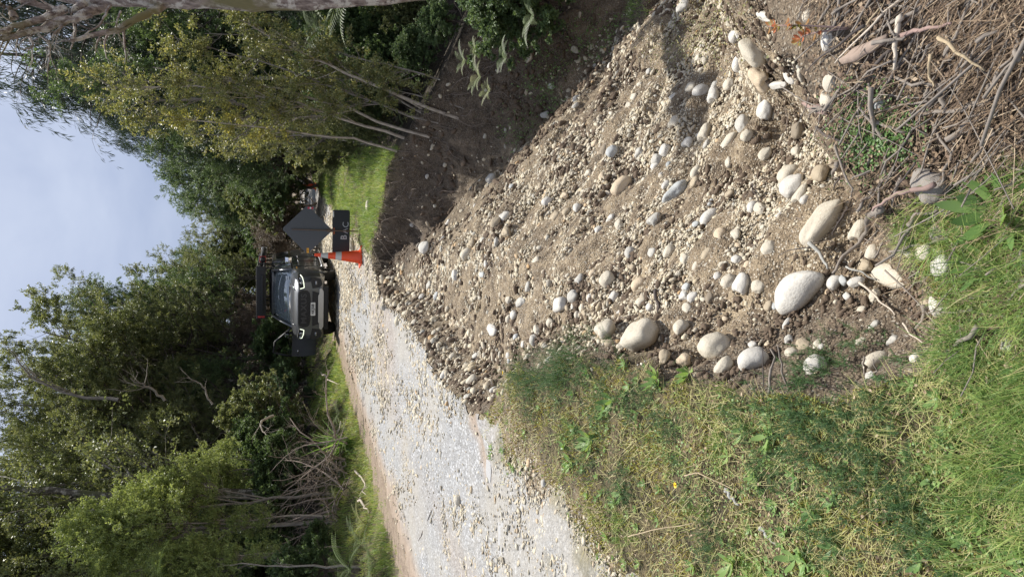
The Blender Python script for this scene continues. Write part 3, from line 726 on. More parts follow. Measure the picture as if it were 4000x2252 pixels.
STICKS = [
 ([(3555, 60), (3548, 160), (3536, 275)], .0085, 'pale', 'thick straight bleached stick lying across the bark heap', .03),
 ([(3400, 101), (3290, 190), (3171, 276)], .0045, 'dark', 'long thin dark twig pointing down toward the gravel', .02),
 ([(3543, 0), (3427, 109), (3287, 250)], .0042, 'pale', 'long bleached twig beside the long thin dark one', .02),
 ([(3470, 20), (3400, 110), (3330, 170)], .0030, 'straw', 'fine straw twig near the red leaved weed', .015),
 ([(3509, 194), (3450, 250), (3392, 320)], .0065, 'dark', 'stout dark stick pointing at the round blue white stone', .015),
 ([(3408, 349), (3311, 373), (3186, 427), (3163, 466)], .0050, 'dark', 'dark hooked twig above the pale driftwood chunk', .01),
 ([(3563, 150), (3660, 118), (3769, 93)], .0065, 'pink', 'reddish peeled stick end on to the bleached one', .03),
 ([(3460, 182), (3540, 165), (3607, 160)], .0060, 'grey', 'short grey stick across the bark slab', .05),
 ([(3730, 151), (3820, 220), (3905, 284)], .0052, 'straw', 'thick straw coloured stem with broken ends in the heap corner', .05),
 ([(3683, 217), (3666, 295), (3699, 361)], .0045, 'straw', 'bent straw coloured root curving like a bow', .03),
 ([(3711, 353), (3656, 418)], .0075, 'dark', 'short charred looking stick below the bent root', .02),
 ([(3415, 458), (3466, 489), (3563, 510)], .0060, 'grey', 'grey brown stick among the tiny green leaves', .012),
 ([(3198, 489), (3252, 532), (3330, 562)], .0055, 'dark', 'dark twig reaching from the twig heap to the gravel', .02),
 ([(3582, 217), (3520, 290), (3466, 372)], .0040, 'dark', 'straight dark twig leading to the round blue white stone', .02),
 ([(3493, 823), (3427, 920), (3350, 994), (3295, 1068)], .0105, 'grey', 'longest dark branch propped over the stones', .05),
 ([(3722, 734), (3621, 746), (3544, 773), (3481, 822)], .0075, 'pink', 'pink peeling root arching over the dark boulder', .06),
 ([(3206, 940), (3248, 998), (3287, 1050)], .0095, 'lichen', 'broken branch end covered with grey lichen', .05),
 ([(3210, 963), (3116, 978), (3070, 1000)], .0028, 'dark', 'thin side twig of dry wood over the long slab', .04),
 ([(3330, 811), (3300, 860), (3268, 922)], .0060, 'dark', 'dark pointed stick beside the long cream slab', .02),
 ([(3307, 629), (3264, 696)], .0085, 'grey', 'upper of two dark crossed sticks by the mustard rock', .02),
 ([(3290, 690), (3262, 745)], .0050, 'dark', 'lower of two dark crossed sticks by the mustard rock', .01),
 ([(3287, 567), (3334, 679), (3375, 760), (3396, 845)], .0038, 'grey', 'very long thin twig trailing down the twig heap', .03),
 ([(3586, 874), (3629, 835), (3695, 827)], .0070, 'grey', 'bent grey driftwood stick beside the mottled cobble', .03),
 ([(3652, 637), (3600, 700), (3551, 757)], .0030, 'dark', 'thin dark twig leaning over the dark boulder', .06),
 ([(3380, 1100), (3458, 1162), (3532, 1230)], .0050, 'pale', 'white peeled twig below the big round boulder', .03),
 ([(3555, 1255), (3582, 1294), (3637, 1335)], .0038, 'pale', 'second white peeled twig running into the long grass', .03),
 ([(3330, 1042), (3390, 1060), (3450, 1095)], .0042, 'lichen', 'lichen twig crossing the shaded tan cobble', .03),
 ([(2572, 1131), (2580, 1178), (2584, 1216)], .0115, 'dark', 'black twisted root sticking out of the gravel', .01),
 ([(2529, 1131), (2556, 1178), (2557, 1228)], .0034, 'grey', 'pale bent twig beside the black twisted root', .01),
 ([(2952, 716), (2970, 760), (2985, 810)], .0036, 'dark', 'small dark wiry root among round stones', .02),
 ([(2842, 1914), (2862, 1945), (2892, 1970)], .0095, 'lichen', 'pale broken stick lying in the turf', .0),
 ([(2978, 2058), (3010, 2100), (3044, 2139)], .0080, 'lichen', 'second pale stick in the turf, further from the slope', .0),
 ([(2700, 1856), (2750, 1840), (2900, 1912)], .0032, 'straw', 'arched straw stalk over the turf', .03),
 ([(2484, 2088), (2600, 2060), (2740, 2040)], .0030, 'straw', 'long pale stalk leaning over the turf by the road', .04),
 ([(1640, 2110), (1665, 2060), (1690, 1990)], .010, 'dark', 'dark stick lying on the road gravel', .005),
 ([(2115, 2200), (2135, 2160)], .012, 'dark', 'short dark piece of wood on the road near the picture edge', .005),
]
for i, (pix, r_, mt, lab, lift) in enumerate(STICKS):
    stick('stick' if 'root' not in lab else 'root', pix, r_, mt, lab, 'root' if 'root' in lab else 'stick', lift, group=G_ if i < 27 else None)
def upright(px, py, px2, py2, r, mat, label):
    P0, t = hit(px, py); P0 = P0.reshape(3); top = at(px2, py2, P0[1] - .03)
    s = np.linspace(0, 1, 7)[:, None]; P = P0 * (1 - s) + top * s + np.random.default_rng(px).normal(0, r, (7, 3))
    o = obj('stick', tube_mesh('stick', P - P0, np.linspace(r, r * .5, 7), 6), WD[mat], loc=P0); return tag(o, label, 'stick', 'dry sticks standing in the turf edge')
upright(3003, 1545, 3020, 1368, .0060, 'grey', 'thickest dry stick standing at the turf edge')
upright(3072, 1508, 3038, 1346, .0042, 'grey', 'slim pale stick standing beside the thickest one')
upright(2985, 1560, 2978, 1358, .0026, 'dark', 'thin dark twig standing left of the thickest dry stick')
upright(3379, 1470, 3380, 1383, .0055, 'grey', 'stubby grey stick standing beside the peach edged boulder')
upright(3420, 1480, 3412, 1400, .0028, 'grey', 'thin twig standing next to the stubby grey stick')
# bark slab and driftwood chunk
def slab(name, pix, wdt, thk, mat, label, cat, lift):
    E, _ = hit(np.array([p[0] for p in pix], float), np.array([p[1] for p in pix], float)); n_ = 9
    s = np.linspace(0, 1, n_)[:, None]; P = E[0] * (1 - s) + E[-1] * s; c0 = P.mean(0)
    d = unit(E[-1] - E[0]); side = unit(np.cross(d, [0, 0, 1])); up = np.cross(side, d)
    rg = np.random.default_rng(int(pix[0][0])); V = []
    for i in range(n_):
        f = math.sin(math.pi * (i + .7) / (n_ + .4)) ** .4; ww = wdt * f * rg.uniform(.8, 1.15)
        for j in range(6):
            q_ = (j / 5 - .5) * 2; V.append(P[i] + side * ww * q_ / 2 + up * (thk * (1 - q_ * q_) * .9 + rg.normal(0, thk * .14)))
        for j in range(6):
            q_ = (.5 - j / 5) * 2; V.append(P[i] + side * ww * q_ / 2 + up * (thk * (.6 - q_ * q_) * .9 - thk * .4))
    idx = np.arange(n_ * 12).reshape(n_, 12)
    q = np.stack([idx[:-1], np.roll(idx[:-1], -1, 1), np.roll(idx[1:], -1, 1), idx[1:]], -1).reshape(-1, 4)
    o = obj(name, mesh_np(name, np.array(V) - c0 + [0, 0, lift], [q, idx[0:1, ::-1], idx[-1:]]), WD[mat], loc=c0)
    return tag(o, label, cat)
slab('bark_slab', [(3322, 243), (3505, 150)], .034, .010, 'bark', 'long slab of flaking pale brown bark on the twig heap', 'bark', .03)
slab('driftwood', [(3151, 404), (3245, 440)], .035, .014, 'pink', 'pinkish weathered chunk of driftwood on the gravel', 'driftwood', .012)
# ------------------------------------------------------------------ ground cover
M_grass = leafmat('grass_blades', [(0, (.035, .08, .03)), (.25, (.10, .185, .05)), (.5, (.24, .35, .09)), (.68, (.38, .45, .14)), (.8, (.48, .44, .20)), (1, (.64, .55, .36))], .35, .5, .3)
M_moss = leafmat('moss_tufts', [(0, (.025, .022, .01)), (.25, (.10, .12, .03)), (.45, (.26, .29, .06)), (.62, (.42, .35, .08)), (.8, (.12, .085, .05)), (1, (.50, .42, .27))], .2, .8, .2)
M_weed = leafmat('broad_weed_leaves', [(0, (.08, .16, .05)), (.5, (.18, .30, .09)), (.85, (.30, .42, .14)), (1, (.42, .40, .14))], .35, .45, .4)
M_wisp = leafmat('wispy_weed', [(0, (.035, .085, .035)), (.5, (.07, .14, .05)), (1, (.14, .21, .07))], .3, .5, .3)
M_dry = leafmat('dry_litter', [(0, (.03, .022, .017)), (.35, (.10, .07, .048)), (.6, (.24, .17, .11)), (.85, (.46, .37, .26)), (1, (.36, .15, .09))], .1, .8, .2)
M_yel = plain('yellow_petals', (.75, .52, .02), .6)
M_rootf = wood_mat('fine_roots', (.10, .075, .06), (.34, .28, .23), 40)
def blades(x, y, z, h, w, az, lean, curl, tint, twist=None):
    """curved tapering blades, 7 points each"""
    N = len(x); d = np.stack([np.cos(az), np.sin(az), 0 * az], -1); s = np.stack([-np.sin(az), np.cos(az), 0 * az], -1)
    V = np.zeros((N, 7, 3)); p = np.stack([x, y, z], -1); a = lean.copy(); seg = h / 3
    for i in range(3):
        ww = (w * (1, .85, .5)[i] / 2)[:, None]
        V[:, 2 * i] = p - s * ww; V[:, 2 * i + 1] = p + s * ww
        p = p + d * (np.sin(a) * seg)[:, None] + np.array([0, 0, 1.]) * (np.cos(a) * seg)[:, None]; a = a + curl
    V[:, 6] = p
    b = (np.arange(N) * 7)[:, None]
    q = np.concatenate([b + [0, 1, 3, 2], b + [2, 3, 5, 4]]); t = b + [4, 5, 6]
    return V.reshape(-1, 3), [q, t], np.repeat(tint, 7)
def stuff(name, sets, mat, label, cat='grass'):
    V, F = join_np([(a, b) for a, b, c in sets])
    return tag(obj(name, mesh_np(name, V, F, dict(tint=np.concatenate([c for a, b, c in sets]))), mat), label, cat, kind='stuff')
r3 = np.random.default_rng(33)
def near_turf(n, dmax=9.0, dens=None):
    out = np.zeros((0, 2))
    while len(out) < n:
        D = .75 * (dmax / .75) ** r3.random(n * 2); A = r3.uniform(-1.25, .35, n * 2)
        x, y = D * np.sin(A), D * np.cos(A)
        nz_ = .12 * fbm(x * 2.2, y * 2.2, 3)
        k = ~inside(x, y) & (x > road_r(y) - .16 + 2.2 * nz_) & (x < .22 + .10 * fbm(x * 3, y * 3, 2) - .15 * (y - 1.2)) & (x > -3.2)
        if dens is not None: k &= r3.random(len(x)) < dens(x, y)
        out = np.concatenate([out, np.stack([x[k], y[k]], 1)])
    return out[:n, 0], out[:n, 1]
def clump(n, per, spread, dmax=9, dens=None):
    cx, cy = near_turf(n, dmax, dens); cx = np.repeat(cx, per); cy = np.repeat(cy, per)
    D = np.hypot(cx, cy); return cx + r3.normal(0, 1, len(cx)) * spread, cy + r3.normal(0, 1, len(cx)) * spread, np.repeat(r3.random(n), per)
patch = lambda x, y, s, o: fbm(x * s + o, y * s - o, 3)
# moss and short dead thatch
x, y = near_turf(85000, 9, lambda x, y: np.clip(.55 + 1.1 * patch(x, y, 5, 77), .08, 1)); D = np.hypot(x, y)
v = blades(x, y, H(x, y), r3.uniform(.008, .024, len(x)) * (.7 + .3 * D ** .5), .0012 * D + .0006, r3.uniform(0, 6.28, len(x)), r3.uniform(.1, 1.2, len(x)), r3.uniform(0, .4, len(x)), np.clip(.5 + .45 * patch(x, y, 2.5, 3) + r3.normal(0, .22, len(x)), 0, 1))
stuff('moss', [v], M_moss, 'short yellow moss and thatch between the grass', 'moss')
# green grass in tufts, denser and longer toward the camera
sets = []
gd = lambda x, y: np.clip(.45 + 1.2 * patch(x, y, 2.6, 9) + .5 * (1.9 - np.hypot(x, y)), .08, 1)
x, y, g = clump(2600, 22, .020, 9, gd); D = np.hypot(x, y)
az = np.repeat(r3.uniform(0, 6.28, 2600), 22) + r3.normal(0, 1.2, len(x))
sets.append(blades(x, y, H(x, y) - .004, r3.uniform(.018, .050, len(x)) * (1.0 + .9 * (1 - ss(1.2, 1.8, D))), .0009 + .0011 * D * .55, az, r3.uniform(.1, .9, len(x)), r3.uniform(.05, .5, len(x)), np.clip(.10 + .55 * g + r3.normal(0, .12, len(x)), 0, .95)))
# long lush blades in the corner under the camera
k = 210; cx = r3.normal(-.20, .36, k); cy = r3.normal(1.02, .16, k); ok = ~inside(cx, cy) & (cx < .32); cx, cy = cx[ok], cy[ok]
x, y = np.repeat(cx, 16) + r3.normal(0, .014, len(cx) * 16), np.repeat(cy, 16) + r3.normal(0, .014, len(cx) * 16)
az = np.repeat(r3.normal(2.2, 1.0, len(cx)), 16) + r3.normal(0, .7, len(x))
sets.append(blades(x, y, H(x, y) - .004, r3.uniform(.05, .16, len(x)), r3.uniform(.0016, .0036, len(x)), az, r3.uniform(.15, .8, len(x)), r3.uniform(.1, .5, len(x)), np.clip(np.repeat(r3.normal(.40, .2, len(cx)), 16) + r3.normal(0, .13, len(x)), 0, 1)))
# straw
x, y = near_turf(20000, 7); 
sets.append(blades(x, y, H(x, y) + .006, r3.uniform(.03, .10, len(x)), .0010 + .0006 * np.hypot(x, y), r3.uniform(0, 6.28, len(x)), r3.uniform(1.0, 1.5, len(x)), r3.uniform(-.1, .15, len(x)), r3.uniform(.82, 1, len(x))))
# blades on the broken turf lip hanging over the slope
stuff('grass', sets, M_grass, 'patchy green grass of the near verge with straw in it')
# small broad leaves of clover, plantain and hawkbit
def leafset(x, y, z, L_, W_, az, el, tint):
    N = len(x); d = np.stack([np.cos(az) * np.cos(el), np.sin(az) * np.cos(el), np.sin(el)], -1); s = np.stack([-np.sin(az), np.cos(az), 0 * az], -1)
    up = np.cross(d, s); p = np.stack([x, y, z], -1); V = np.zeros((N, 8, 3))
    for i, (a, b, c) in enumerate([(0, 0, 0), (.3, .7, .06), (.3, -.7, .06), (.62, 1, .06), (.62, -1, .06), (.88, .6, 0), (.88, -.6, 0), (1, 0, -.03)]):
        V[:, i] = p + d * (L_ * a)[:, None] + s * (W_ * b / 2)[:, None] - up * (L_ * c)[:, None] * 1.2
    b = (np.arange(N) * 8)[:, None]
    t = np.concatenate([b + [0, 2, 1], b + [5, 6, 7]]); q = np.concatenate([b + [1, 2, 4, 3], b + [3, 4, 6, 5]])
    return V.reshape(-1, 3), [t, q], np.repeat(tint, 8)
nr = 800; cx, cy = near_turf(nr, 6.5, lambda x, y: np.clip(.5 + .8 * patch(x, y, 2.4, 21), .05, 1))
per = 9; x, y = np.repeat(cx, per), np.repeat(cy, per); g = np.repeat(r3.random(nr), per); sz = np.repeat(.4 + r3.exponential(.35, nr), per)
az = np.tile(np.arange(per) * 6.28 / per, nr) + r3.normal(0, .35, len(x))
ws = [leafset(x, y, H(x, y) + .010, .036 * sz * r3.uniform(.7, 1.2, len(x)), .012 * sz, az, r3.uniform(.05, .8, len(x)), np.clip(.2 + .7 * g + r3.normal(0, .1, len(x)), 0, 1))]
x, y = near_turf(9000, 6, lambda x, y: np.clip(.3 + .9 * patch(x, y, 3, 41), .0, 1))
ws.append(leafset(x, y, H(x, y) + r3.uniform(.008, .025, len(x)), r3.uniform(.006, .013, len(x)), r3.uniform(.006, .011, len(x)), r3.uniform(0, 6.28, len(x)), r3.uniform(-.2, .5, len(x)), r3.uniform(.2, 1, len(x))))
# tiny green leaves creeping over the dead twigs on the bank
E, _ = hit(np.clip(r3.normal(3420, 85, 1500), 3180, 3700), np.clip(r3.normal(520, 85, 1500), 300, 760))
ws.append(leafset(E[:, 0], E[:, 1], E[:, 2] + r3.uniform(.004, .02, 1500), r3.uniform(.006, .012, 1500), r3.uniform(.005, .009, 1500), r3.uniform(0, 6.28, 1500), r3.uniform(0, .9, 1500), r3.uniform(0, .5, 1500)))
stuff('ground_cover', ws, M_weed, 'small broad leaved weeds and clover in the near verge', 'weeds')
# wispy dark green weeds, feathery stems
def wisp(cx, cy, n, h, spread, seed, zf=H):
    r = np.random.default_rng(seed); out = []
    a = r.uniform(0, 6.28, n); le = r.uniform(.15, 1.1, n); L_ = h * r.uniform(.6, 1.15, n)
    bx, by = cx + r.normal(0, spread, n), cy + r.normal(0, spread, n); bz = zf(bx, by)
    k = 16; s = np.tile(np.linspace(.12, 1, k), n); A, LE, LL = np.repeat(a, k), np.repeat(le, k), np.repeat(L_, k)
    px_ = np.repeat(bx, k) + np.cos(A) * np.sin(LE) * LL * s; py_ = np.repeat(by, k) + np.sin(A) * np.sin(LE) * LL * s; pz = np.repeat(bz, k) + np.cos(LE * (1 + .4 * s)) * LL * s
    out.append(blades(bx, by, bz, L_, np.full(n, .0022), a, le, np.full(n, .08), r.uniform(0, .5, n)))
    for rep in range(2):
        out.append(blades(px_, py_, pz, .022 * (1.3 - s) * r.uniform(.7, 1.3, len(s)), np.full(len(s), .0015), r.uniform(0, 6.28, len(s)), r.uniform(.4, 1.5, len(s)), np.full(len(s), -.15), r.uniform(.1, 1, len(s))))
    return out
WI = [(2020, 1450, .16, 60), (2070, 1480, .17, 70), (2130, 1470, .15, 60), (2180, 1410, .17, 80), (2240, 1400, .19, 90), (2290, 1440, .14, 50), (2200, 1500, .14, 50),
      (3150, 1440, .10, 40), (3230, 1450, .12, 60), (3180, 1480, .10, 40), (2370, 1490, .11, 40), (2480, 1560, .10, 50), (2560, 1530, .08, 35), (3090, 1660, .09, 50),
      (3180, 1700, .11, 60), (3290, 1640, .09, 40), (2900, 1600, .08, 35), (2620, 1690, .08, 45), (3450, 1560, .10, 40), (3350, 1820, .10, 60), (3500, 1900, .10, 50),
      (3250, 2080, .09, 50), (3600, 2100, .10, 60), (2450, 1900, .09, 50), (2300, 1750, .10, 50), (2350, 1640, .09, 40), (2780, 2100, .08, 50), (3000, 1850, .08, 40), (2080, 1560, .1, 40)]
ws = []
for i, (px, py, h_, n_) in enumerate(WI):
    P, t = hit(float(px), float(py)); P = P.reshape(3); ws += wisp(P[0], P[1], n_, h_ * (1 + .12 * (t - 2)), .035 + .012 * float(t), 500 + i)
stuff('wispy_weeds', ws, M_wisp, 'feathery dark green weeds along the turf edge', 'weeds')
# leafy weed by the dark boulder: one plant with long lobed leaves
def rosette(px, py, n, L_, W_, label, seed, el=(.15, 1.0), tint=(.2, .8), name='broadleaf_weed'):
    P, t = hit(float(px), float(py)); P = P.reshape(3); r = np.random.default_rng(seed)
    a = np.arange(n) * 2.4 + r.normal(0, .3, n)
    V, F, T = leafset(np.zeros(n), np.zeros(n), np.full(n, .012), r.uniform(.6, 1.1, n) * L_, r.uniform(.8, 1.2, n) * W_, a, r.uniform(*el, n), r.uniform(*tint, n))
    o = obj(name, mesh_np(name, V, F, dict(tint=T)), M_weed, loc=P); return tag(o, label, 'weed')
rosette(3905, 830, 17, .12, .026, 'lush leafy weed with long lobed leaves in front of the dark boulder', 71)
rosette(3850, 1020, 11, .085, .018, 'smaller leafy weed beside the lush one', 72)
rosette(2700, 1455, 10, .085, .02, 'pale green weed growing on the turf edge by the peach topped cobble', 73, (.3, 1.2), (.5, .95))
rosette(2575, 1475, 11, .09, .02, 'pale green rosette weed on the turf edge beside dark soil', 74, (.2, 1.0), (.5, .95))
rosette(2400, 1560, 10, .09, .018, 'green rosette weed in the turf, nearest the wispy clump', 75)
def flower(px, py, h, label, seed):
    P, t = hit(float(px), float(py)); P = P.reshape(3); root = empty('dandelion', P); tag(root, label, 'flower', 'yellow flowers in the turf')
    obj('stem', tube_mesh('stem', np.array([[0, 0, 0], [.004, 0, h * .5], [0, .004, h]]), np.array([.0016, .0014, .0012]), 6), M_wisp, root)
    n = 16; a = np.arange(n) * 6.28 / n; z = np.full(n, h)
    V, F, T = leafset(0 * a, 0 * a, z, np.full(n, .013), np.full(n, .006), a, np.full(n, .25), a * 0)
    V2, F2, T2 = leafset(0 * a, 0 * a, z + .001, np.full(n, .008), np.full(n, .004), a + .2, np.full(n, .8), a * 0)
    Vj, Fj = join_np([(V, F), (V2, F2)]); obj('flower_head', mesh_np('flower_head', Vj, Fj, dict(tint=np.zeros(len(Vj)))), M_yel, root)
flower(2018, 1452, .10, 'yellow flower at the tip of the wispy clump by the hole', 1)
flower(2680, 1889, .05, 'yellow flower out in the middle of the turf', 2)
# dead twigs, stalks and crumbs heaped on the near bank
def bank(n):
    px = r3.uniform(3150, 4150, n * 3); py = r3.uniform(-250, 1350, n * 3)
    lim = 3000 + .55 * py + 60 * noise(px * .01, py * .01)
    k = (px > np.where(py < 640, 3010 + .46 * py + 40 * noise(py * .02, 1), 3300 + .42 * (py - 640))); px, py = px[k][:n], py[k][:n]
    return px, py
px, py = bank(8500); E, t = hit(px, py); x, y, z = E.T
k = (r3.random(len(x)) < np.where(x < .12, .35, 1) * np.clip(.45 + 1.5 * fbm(x * 3.5, y * 3.5, 3), .08, 1)); x, y, z = x[k], y[k], z[k]; n = len(x)
dom = np.where(r3.random(n) < .65, r3.normal(2.25, .45, n), r3.uniform(0, 6.28, n))
ls = [blades(x, y, z + r3.uniform(.002, .035, n), r3.exponential(.030, n) + .012, r3.uniform(.0010, .0032, n), dom, r3.uniform(1.1, 1.75, n), r3.uniform(-.12, .12, n), np.clip(r3.normal(.42, .28, n), 0, .92))]
n = 5000; px, py = bank(n); E, t = hit(px, py); x, y, z = E.T; n = len(x)
ls.append(leafset(x, y, z + r3.uniform(.0, .02, n), r3.uniform(.006, .02, n), r3.uniform(.004, .012, n), r3.uniform(0, 6.28, n), r3.normal(0, .5, n), np.where(r3.random(n) < .03, 1, np.clip(r3.normal(.5, .25, n), 0, .9))))
x, y = near_turf(2600, 5); n = len(x)
ls.append(leafset(x, y, H(x, y) + r3.uniform(.008, .02, n), r3.uniform(.007, .022, n), r3.uniform(.005, .011, n), r3.uniform(0, 6.28, n), r3.normal(0, .4, n), np.where(r3.random(n) < .16, 1, r3.uniform(.2, .9, n))))
stuff('leaf_litter', ls, M_dry, 'dead stalks, chips and leaves heaped on the near bank', 'litter')
# bark chips and earth crumbs between them
px, py = bank(2600); E, t = hit(px, py); x, y, z = E.T; n = len(x); chip_t = [stone_template(1, 600 + i, 3.0, .35) for i in range(4)]
pebbles('bark_chips', x, y, np.minimum(.004 * r3.random(n) ** (-.45), .018), chip_t, .35, 31, .6, H, 'bark chips and crumbs of earth on the near bank', plain('bark_chip', (.17, .12, .085), .9, 0, .6, 50, .5))
# twigs as round sticks
n = 300; px, py = bank(n); n = len(px); E, t = hit(px, py); a = np.where(r3.random(n) < .7, r3.normal(2.3, .4, n), r3.uniform(0, 6.28, n)); L_ = r3.exponential(.05, n) + .03
d = np.stack([np.cos(a), np.sin(a), r3.normal(0, .25, n)], -1); s = np.linspace(-.5, .5, 6)[None, :, None]
P = E[:, None] + d[:, None] * s * L_[:, None, None] * 2 + np.array([0, 0, .02]) + r3.normal(0, .003, (n, 6, 3))
P[:, :, 2] = np.maximum(P[:, :, 2], H(P[:, :, 0], P[:, :, 1], False) + .004)
R = (.0010 + r3.exponential(.0020, n))[:, None] * np.linspace(1, .6, 6)[None]
V, q, c = tubes(P, R, 5); tag(obj('twigs', mesh_np('twigs', V, [q, c]), WD['grey']), 'tangle of small dead twigs on the near bank', 'twigs', kind='stuff')
# hair roots hanging from the torn bank and wisps of root on the slip
def roots(x, y, z, L_, rad, seed, down=1.0, k=7):
    r = np.random.default_rng(seed); n = len(x); P = np.zeros((n, k, 3)); P[:, 0] = np.stack([x, y, z], -1)
    d = unit(np.stack([r.normal(0, .6, n), r.normal(-.5, .4, n), r.normal(-.3, .4, n)], -1))
    for i in range(1, k):
        d = unit(d + r.normal(0, .35, (n, 3)) + np.array([0, -.06, -.22 * down])); P[:, i] = P[:, i - 1] + d * (L_ / k)[:, None]
    P[:, :, 2] = np.maximum(P[:, :, 2], H(P[:, :, 0], P[:, :, 1], False) + .006)
    return tubes(P, rad[:, None] * np.linspace(1, .35, k)[None], 4)
lp = np.concatenate([np.array(a_)[None] + (np.array(b_) - np.array(a_))[None] * r3.random((7, 1)) for a_, b_ in zip(FAR_LIP[2:-1], FAR_LIP[3:])])
lp = lp + np.stack([r3.normal(0, .06, len(lp)), -r3.exponential(.32, len(lp))], -1); n = len(lp)
V1, q1, c1 = roots(lp[:, 0], lp[:, 1], H(lp[:, 0], lp[:, 1], False) + .05, r3.exponential(.22, n) + .10, r3.uniform(.0025, .0065, n), 4)
m_ = 260; pp = slope_points(m_, r3); V2, q2, c2 = roots(pp[:, 0], pp[:, 1], H(pp[:, 0], pp[:, 1], False) + .015, r3.exponential(.08, m_) + .04, r3.uniform(.0012, .003, m_) * .5 * np.hypot(pp[:, 0], pp[:, 1]) ** .8, 5)
V, F = join_np([(V1, [q1, c1]), (V2, [q2, c2])])
tag(obj('fine_roots', mesh_np('fine_roots', V, F), M_rootf), 'torn roots hanging from the soil bank and lying on the slip', 'roots', kind='stuff')
# dark matted soil and roots below the grass lip: short fibres
lp = np.concatenate([np.array(a_)[None] + (np.array(b_) - np.array(a_))[None] * r3.random((26, 1)) for a_, b_ in zip(FAR_LIP[2:-1], FAR_LIP[3:])])
lp[:, 1] -= np.abs(r3.normal(0, .09, len(lp))); lp[:, 0] += r3.normal(0, .04, len(lp)); n = len(lp)
v = blades(lp[:, 0], lp[:, 1], H(lp[:, 0], lp[:, 1], False), r3.uniform(.02, .06, n), np.full(n, .006), r3.normal(-1.57, .9, n), r3.uniform(.6, 1.6, n), r3.uniform(.1, .6, n), np.clip(r3.normal(.12, .12, n), 0, .6))
stuff('root_mat', [v], M_dry, 'dark root mat fringing the torn turf edge', 'roots')
# grass of the far verge, right of the road, and the verge strip left of it
sets = []
def verge(n, xf, y0, y1, w0, w1, h0, h1, wd, tl, th, spread=.05, per=14, cond=None):
    m_ = n // per; D = y0 * (y1 / y0) ** r3.random(m_); x = xf(D) + r3.uniform(w0, w1, m_)
    if cond is not None: kk = cond(x, D); x, D = x[kk], D[kk]
    m_ = len(x); g = np.repeat(r3.random(m_), per); x = np.repeat(x, per) + r3.normal(0, spread, m_ * per); y = np.repeat(D, per) + r3.normal(0, spread, m_ * per)
    kk = ~inside(x, y) & (x < .2 * y + .05 * noise(x * 2, y * 2)); x, y, g = x[kk], y[kk], g[kk]; n_ = len(x)
    return blades(x, y, H(x, y, False) - .005, r3.uniform(h0, h1, n_), wd * y, r3.uniform(0, 6.28, n_), r3.uniform(.1, .9, n_), r3.uniform(.05, .45, n_), np.clip(tl + (th - tl) * g + r3.normal(0, .1, n_), 0, .95))
sets.append(verge(42000, road_r, 10.3, 36, .0, 3.2, .05, .14, .00055, .35, .80, .07))
sets.append(verge(6000, road_r, 10.3, 36, .05, 2.6, .12, .30, .00055, .2, .6, .05, cond=lambda x, y: noise(x * 1.2, y * .9) > .15))
sets.append(verge(3000, road_r, 10.4, 12.8, .3, 2.6, .10, .22, .00055, .3, .7, .04))
stuff('verge_grass', sets, M_grass, 'bright green grass on the far verge above the torn bank')
sets = [verge(60000, road_l, 7, 40, -2.6, -.45, .06, .20, .00055, .35, .9, .07, cond=lambda x, y: r3.random(len(x)) < np.where((y > 12) & (y < 22), 1, .3)),
        verge(11000, road_l, 7, 40, -2.4, -.5, .15, .34, .00055, .2, .7, .05, cond=lambda x, y: noise(x * 1.3, y * .8) > .1),
        verge(2500, road_l, 6, 30, -.6, -.1, .02, .06, .00055, .3, .9, .05)]
stuff('verge_grass', sets, M_grass, 'tufty grass strip between the road and the left forest')
# ------------------------------------------------------------------ trees and shrubs
def bark_mat(name, a, b, moss=None, scale=14, lichen=0.0):
    t = NT(name, .92); co = t.coords('Object', (1, 1, .35))
    n = t.noise(scale, 6, .65, co); n2 = t.noise(3.2, 4, .6, co)
    c = t.mix(t.ramp(n, [(.35, (0, 0, 0)), (.65, (1, 1, 1))]), a, b)
    if lichen: c = t.mix(t.math('MULTIPLY', t.ramp(t.noise(9, 5, .7, t.coords()), [(.5, (0, 0, 0)), (.58, (1, 1, 1))]), lichen), c, (.55, .52, .46))
    if moss: c = t.mix(t.ramp(n2, [(.48, (0, 0, 0)), (.6, (1, 1, 1))]), c, moss)
    return t.done(c, t.bump(n, .8, .02))
B_dark = bark_mat('dark_bark', (.045, .035, .028), (.11, .09, .075)); B_grey = bark_mat('grey_bark', (.13, .11, .09), (.27, .24, .20))
B_pale = bark_mat('pale_bark', (.26, .215, .165), (.48, .42, .34), scale=26); B_moss = bark_mat('mossy_bark', (.035, .03, .022), (.12, .105, .085), (.07, .075, .025), lichen=.5)
B_dead = bark_mat('dead_wood_bark', (.10, .072, .062), (.36, .30, .265), (.17, .15, .07), 30, lichen=.9)
B_brush = bark_mat('brushwood', (.20, .155, .12), (.38, .31, .25), scale=40)
